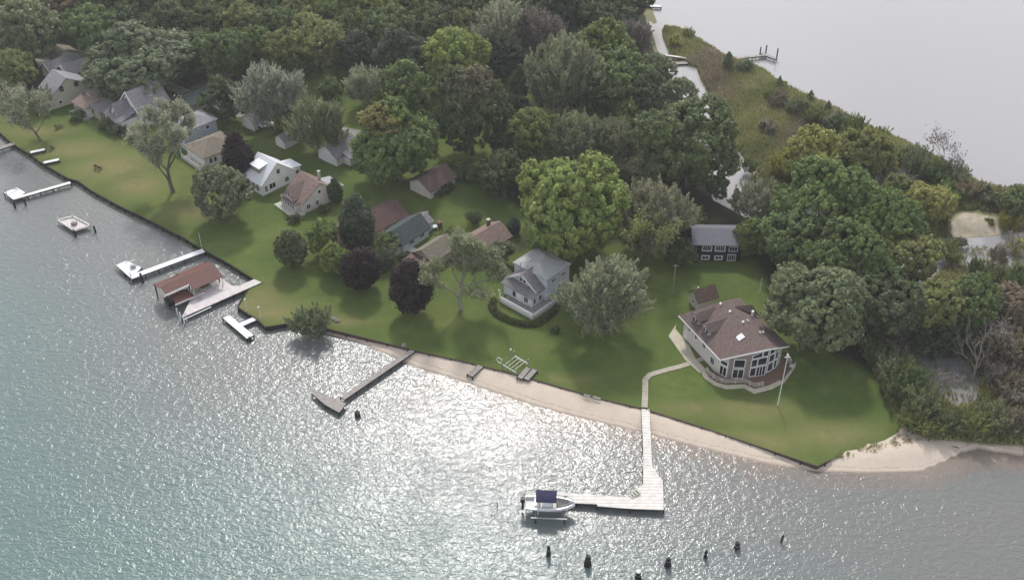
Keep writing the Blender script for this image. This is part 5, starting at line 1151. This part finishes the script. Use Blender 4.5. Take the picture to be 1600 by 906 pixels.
# boat and its lift
bx_, by_ = G(858, 790, 1.3); bR = R(-3)
r = thing('boat_lift', 'boat lift with dark posts and silver rails carrying the white motorboat', 'boat lift', (bx_, by_, 0), bR)
for x in (-1.9, 2.3):
    for y in (-2.2, 1.8): MB().tube([(x, y, -1.8), (x, y, 1.0 if y < 0 else 1.6)], .11, 6).build('post', M['pile'], r)
    MB().bar((x, -2.2, .62), (x, 1.8, .62), .14).build('crossbeam', M['alu'], r)
    MB().bar((x+.3, -1.25, .7), (x+.3, -1.25, 2.3), .1).build('guide_post', M['white'], r)
MB().bar((-2.6, -2.2, 1.08), (2.7, -2.2, 1.08), .2, .14).build('rail', M['alu'], r); MB().bar((-2.6, 1.8, 1.68), (2.7, 1.8, 1.68), .2, .14).build('rail', M['alu'], r)
for y in (-.5, .5): MB().bar((-2.5, y, .72), (2.2, y, .72), .16).build('bunk', M['alu'], r)
boat = thing('motorboat', 'white motorboat with navy canvas top raised on a lift at the long white dock', 'boat', (bx_, by_, .8), bR)
boat.scale = (1.12, 1.12, 1.12)
st = [(-3.1, 1.12, .1), (-2.0, 1.2, .05), (0, 1.22, 0), (1.4, 1.08, .03), (2.4, .72, .15), (3.0, .33, .35), (3.35, .04, .6)]
mb = MB(); V_ = []; fs = []
for x, hw, kz in st:
    gz = 1.05 + .22*max(0, (x+.5)/3.8)**2
    V_ += [(x, -hw, gz), (x, -hw*.96, gz-.32), (x, -hw*.78, .42+kz*.4), (x, 0, kz), (x, hw*.78, .42+kz*.4), (x, hw*.96, gz-.32), (x, hw, gz), (x, hw*.80, gz+.0), (x, -hw*.80, gz+.0)]
for i in range(len(st)-1):
    for k in range(7): a = i*9; fs.append((a+k, a+9+k, a+9+k+1, a+k+1) if k < 6 else (a+6, a+15, a+16, a+7))
    fs.append((i*9+8, i*9+17, i*9+9, i*9))
fs.append(tuple(range(9))[::-1]); mb.add(V_, fs); hull = mb.build('hull', M['hull'], boat, smooth=False)
mb = MB()   # cockpit floor
mb.add([(x, s*hw*.8, .62) for x, hw, _ in st[:5] for s in (-1, 1)], [(2*i, 2*i+2, 2*i+3, 2*i+1) for i in range(4)]); mb.build('deck', M['white'], boat)
mb = MB(); mb.add([(.95, -.8, .95), (.95, .8, .95), (2.1, .62, 1.0), (2.5, .32, 1.05), (2.5, -.32, 1.05), (2.1, -.62, 1.0)], [(0, 1, 2, 3, 4, 5)]); mb.prism([(.95, -.8), (2.1, -.62), (2.5, -.32), (2.5, .32), (2.1, .62), (.95, .8)], .63, .8); mb.build('bow_well', M['black'], boat)
mb = MB().box(-.9, .35, -.55, .55, .63, 1.65).box(-1.9, -1.25, -.6, .6, .63, 1.2); cb_ = mb.build('console', M['hull'], boat)
mb = MB(); mb.add([(.36, -.6, 1.55), (.36, .6, 1.55), (.05, .6, 2.15), (.05, -.6, 2.15), (.40, -.6, 1.55), (.40, .6, 1.55), (.09, .6, 2.15), (.09, -.6, 2.15)], [(0,1,2,3),(7,6,5,4),(0,4,5,1),(1,5,6,2),(2,6,7,3),(3,7,4,0)]); mb.build('windscreen', M['glass'], boat)
for a in ((-1.3, -.85), (-1.3, .85), (.4, -.85), (.4, .85)): MB().bar((a[0], a[1], 1.0), (a[0]*.95, a[1]*.95, 2.33), .06).build('top_support', M['alu'], boat)
mb = MB(); n_ = 7; vs = []
for x in (-1.75, .95):
    for k in range(n_): y = -1.05 + 2.1*k/(n_-1); vs.append((x, y, 2.28 + .2*(1-(y/1.05)**2)))
vs += [(a, b_, c_-.08) for a, b_, c_ in vs]
mb.add(vs, [(k, k+1, k+1+n_, k+n_) for k in range(n_-1)] + [(2*n_+k, 3*n_+k, 3*n_+k+1, 2*n_+k+1) for k in range(n_-1)] + [(k, 2*n_+k, 2*n_+k+1, k+1) for k in range(n_-1)] + [(n_+k, n_+k+1, 3*n_+k+1, 3*n_+k) for k in range(n_-1)] + [(0, n_, 3*n_, 2*n_), (n_-1, 3*n_-1, 4*n_-1, 2*n_-1)]); mb.build('canvas_top', M['cloth'], boat)
ob = MB().box(-3.75, -3.15, -.28, .28, 1.15, 1.75).box(-3.6, -3.3, -.12, .12, -.3, 1.15).build('outboard_motor', M['black'], boat)
MB().tube([(-3.62, .3*math.cos(t)*.7, -.2+.3*math.sin(t)*.7) for t in [i*6.283/8 for i in range(9)]], .03, 4, False).build('propeller', M['alu'], ob)
mb = MB(); ra = [(1.2, -.95, 1.5), (2.3, -.65, 1.62), (3.1, -.1, 1.72), (3.1, .1, 1.72), (2.3, .65, 1.62), (1.2, .95, 1.5)]; mb.tube(ra, .03, 5)
for p in ra: mb.tube([(p[0], p[1], 1.1), p], .025, 5)
mb.build('bow_rail', M['alu'], boat)

# far docks on the bay
dock('grey timber dock with piles at its end, reaching into the far bay from the spit', [('walk', (1146, 92), (1196, 86), .9), ('walk', (1190, 83), (1212, 92), 1.0)], 'dgrey', z=.9)
for x, y, lb in ((1187, 86, 'left'), (1196, 84, 'middle'), (1213, 92, 'right')): pile(x, y+2, (0, 0), 3.0, .18, 'dark mooring post at the end of the far bay dock, the %s one' % lb, group='posts of the far bay dock')
dock('narrow pale footbridge crossing the channel mouth to the marsh spit', [('walk', (1038, 86), (1082, 92), .8)], 'dwhite', z=1.0, name='footbridge')
dock('small grey dock lying in the channel below the footbridge', [('walk', (1056, 99), (1074, 98), 1.4)], 'dgrey', z=.5)
dock('short white dock at the wood edge in the far bay near the top edge', [('walk', (1008, 9), (1033, 10), 1.3)], 'dbright', z=.8)

# poles and small yard things
def pole(px, py, h, rad, label, m='white', cat='pole', arm=None, lampm=None, name='pole', lean=0):
    X, Y = G(px, py, LZ); r = thing(name, label, cat, (X, Y, LZ))
    MB().tube([(0, 0, -.3), (0, 0, h)], [rad, rad*.6], 7).build('post', M[m], r)
    if arm: MB().bar((-arm/2, 0, h-.3), (arm/2, 0, h-.3), .1).build('crossarm', M[m], r)
    if lampm: MB().blob((0, 0, h+.1), .2, 8, 5, 0).build('finial', M[lampm], r)
    return r
pole(1215, 633, 10.6, .09, 'tall white flagpole at the right corner of the brown roofed house deck', 'white', 'flagpole', .9, 'white', 'flagpole')
pole(1050, 464, 7.4, .14, 'grey utility pole on the lawn behind the silvery willow like tree', 'bark2', arm=1.0, name='utility_pole')
pole(1186, 462, 4.0, .1, 'short white pole beside the stepping stones behind the brown roofed house', 'white')
pole(315, 386, 3.4, .05, 'thin white hooked post where the long white dock meets the seawall', 'white')
pole(386, 486, 2.6, .05, 'thin lamp post on the lawn corner, left of the two', 'white', lampm='white', cat='lamp post', name='lamp_post')
pole(407, 497, 2.4, .05, 'thin lamp post on the lawn corner, right of the two', 'white', lampm='white', cat='lamp post', name='lamp_post')
pole(798, 562, 2.2, .05, 'thin post with a white ball beside the stored boat lift', 'dgrey', lampm='white')
pole(780, 465, 1.6, .05, 'small white post by the left corner of the pale grey house hedge', 'white', lampm='white')
pole(594, 384, 2.4, .06, 'white birdhouse post left of the blue green roofed cottage', 'white', lampm='white')
def chair(px, py, rot, label, m='dgrey', group='lawn chairs'):
    X, Y = G(px, py, LZ); r = thing('lawn_chair', label, 'chair', (X, Y, LZ+.1), R(rot), group)
    MB().box(-.3, .3, -.3, .3, .35, .42).build('seat', M[m], r); MB().add([(-.3,.25,.42),(.3,.25,.42),(.3,.55,1.1),(-.3,.55,1.1),(-.3,.31,.42),(.3,.31,.42),(.3,.61,1.1),(-.3,.61,1.1)], [(0,1,2,3),(7,6,5,4),(0,4,5,1),(1,5,6,2),(2,6,7,3),(3,7,4,0)]).build('backrest', M[m], r)
    for x in (-.27, .27):
        for y in (-.27, .27): MB().box(x-.04, x+.04, y-.04, y+.04, -.1, .35).build('leg', M[m], r)
        MB().box(x-.06, x+.06, -.3, .35, .6, .65).build('armrest', M[m], r)
chair(90, 201, 150, 'dark chair alone on the left lawn below the brown roofed cottage', 'black'); chair(96, 199, 130, 'second dark chair close beside the first on the left lawn', 'black')
chair(83, 233, 140, 'dark chair near the left seawall, above the stored dock sections', 'black')
chair(150, 263, 200, 'brown chair on the dry patch of the left lawn', 'rust'); chair(157, 265, 170, 'brown chair just right of the other on the dry patch of lawn', 'rust')
chair(665, 361, 40, 'chair by the small table behind the blue green roofed cottage', 'rust')
chair(1076, 523, 60, 'grey chair on the stone path left of the brown roofed house', 'dgrey'); chair(1080, 532, 80, 'second grey chair on the stone path, nearer the lake', 'dgrey')
chair(1236, 575, 250, 'pale chair on the deck side right of the brown roofed house', 'white')
def rocks(px, py, n_, sz, label, base=LZ, m='rock'):
    for i in range(n_):
        X, Y = G(px + rnd.uniform(-6, 6)*(n_ > 1), py + rnd.uniform(-2, 2)*(n_ > 1), base); o = MB().blob((0, 0, sz*.25), (sz*rnd.uniform(.7, 1.2), sz*rnd.uniform(.6, 1), sz*.55), 8, 5, .22, i + int(px)).build('boulder', M[m], None, (X, Y, base), rnd.uniform(0, 3)); tag(o, label[i] if isinstance(label, list) else label, 'rock')
rocks(522, 500, 2, .5, ['grey boulder on the lawn above the start of the beach, larger one', 'grey boulder on the lawn above the start of the beach, smaller one'])
rocks(632, 541, 2, .6, ['dark boulder at the beach head beside the grey platform dock', 'pale boulder touching the dark one beside the grey platform dock'], .6)
rocks(388, 743, 0, .3, '')
for i, (x, y) in enumerate([(1185, 445), (1184, 451), (1183, 457), (1182, 463), (1181, 469), (1180, 475), (1180, 481)]):
    X, Y = G(x, y, LZ); o = MB().blob((0, 0, 0), (.35, .3, .12), 8, 4, .1, i).build('stepping_stone', M['white'], None, (X, Y, LZ+.12)); tag(o, 'pale stepping stone behind the brown roofed house, %s from the far end' % ['first', 'second', 'third', 'fourth', 'fifth', 'sixth', 'seventh'][i], 'stepping stone', 'stepping stones to the house')
# driftwood beams on beach
for (a, c, lb) in (((912, 618), (922, 621), 'pale plank lying on the beach wall, left one'), ((926, 621), (938, 625), 'pale plank lying on the beach wall, right one')):
    p, q_ = G(*a, 1), G(*c, 1); o = MB().bar((0, 0, 0), (q_[0]-p[0], q_[1]-p[1], 0), .35, .15).build('plank', M['dgrey'], None, (*p, 1.25)); tag(o, lb, 'plank')
for i, (x, y, a) in enumerate([(1428, 678, 20), (1418, 702, 100), (1424, 700, 60), (1448, 703, 10), (1492, 700, 160)]):
    X, Y = G(x, y, .5); hz = .75 ; o = MB().tube([(-.5, 0, 0), (0, .08, .08), (.5, -.05, 0)], [.09, .1, .05], 6).build('driftwood', M['bark'], None, (X, Y, hz), R(a)); tag(o, 'dark driftwood piece on the dune sand, %s from the left' % ['second', 'first', 'third', 'fourth', 'fifth'][i], 'driftwood', 'driftwood on the dune')
# fallen bleached trunk at the right shore
X, Y = G(1590, 680, .4); r = thing('fallen_tree', 'bleached fallen tree lying on the bank at the right edge', 'fallen tree', (X, Y, .6), R(150))
mb = MB().tube([(-1, 0, 0), (2, .3, .5), (5, 0, 1.2)], [.28, .22, .1], 7); mb.build('trunk', M['bark2'], r)
mb = MB()
for k in range(7): t = k*.8; mb.tube([(t, .1, .2+t*.2), (t+.8, (-1)**k*1.0, .9+t*.2), (t+1.6, (-1)**k*1.6, 1.6+t*.15)], [.09, .06, .02], 5)
mb.build('limbs', M['bark2'], r)
X, Y = G(1330, 0, 0)
# parked cars by the driveway and small items
def car(px, py, rot, m, label):
    X, Y = G(px, py, LZ+.4); r = thing('parked_car', label, 'car', (X, Y, LZ+.4), R(rot))
    prof = [(-2.2, .35), (-2.2, .85), (-1.3, .95), (-.9, 1.4), (.6, 1.4), (1.2, .95), (2.1, .8), (2.2, .35)]
    vs = [(x, s*.85, z_) for s in (-1, 1) for x, z_ in prof]; k = len(prof)
    MB().add(vs, [tuple(range(k)), tuple(range(k, 2*k))[::-1]] + [(i, (i+1) % k, k+(i+1) % k, k+i) for i in range(k)]).build('body', m, r)
    MB().box(-.8, .55, -.87, .87, 1.0, 1.32).build('window', M['glass'], r)
    for x in (-1.4, 1.4):
        for y in (-.8, .8): MB().tube([(x, y-.1, .33), (x, y+.1, .33)], .33, 10).build('wheel', M['black'], r)
car(415, 198, 10, M['white'], 'white parked car by the garage under the big silver tree')
car(96, 84, 20, M['white'], 'pale parked car under the trees at the upper left'); 
o = MB().prism([(-.9, -.5), (.9, -.5), (1.1, .5), (-1.1, .5)], 0, .5).build('upturned_boat', M['concrete'], None, (*G(662, 337, LZ), LZ+.15), R(20)); tag(o, 'small pale upturned boat behind the blue green roofed cottage', 'boat')
o = MB().box(-.8, .8, -.5, .5, .6, .75).box(-.7, -.6, -.4, .4, 0, .6).box(.6, .7, -.4, .4, 0, .6).build('table', M['white'], None, (*G(678, 359, LZ), LZ+.1), R(20)); tag(o, 'white table behind the small tan cottage', 'table')
o = MB().box(-.4, .4, -.4, .4, 0, 1.3).box(-.5, .5, -.5, .5, 1.303, 1.4).build('brick_grill', M['brick'], None, (*G(687, 356, LZ), LZ+.1), R(40)); tag(o, 'dark red brick grill right of the white table', 'grill')

# ------------------------------------------------------------------ air
hz = MB().box(-9600, 9600, -3600, 9600, -3.5, 126).build('haze', M['white']); structure(hz, 'stuff'); hz.data.materials.clear()
mh = bpy.data.materials.new('haze_air'); mh.use_nodes = True; nn = mh.node_tree; nn.nodes.clear()
pv = nn.nodes.new('ShaderNodeVolumePrincipled'); pv.inputs['Density'].default_value = .00018; pv.inputs['Color'].default_value = (.86, .88, .90, 1); pv.inputs['Anisotropy'].default_value = .1
mo_ = nn.nodes.new('ShaderNodeOutputMaterial'); nn.links.new(pv.outputs[0], mo_.inputs['Volume']); hz.data.materials.append(mh)
for o_ in sc.objects:
    if 'label' in o_ and not 4 <= len(o_['label'].replace('-', ' ').split()) <= 16: print('LONG', len(o_['label'].split()), o_['label'])
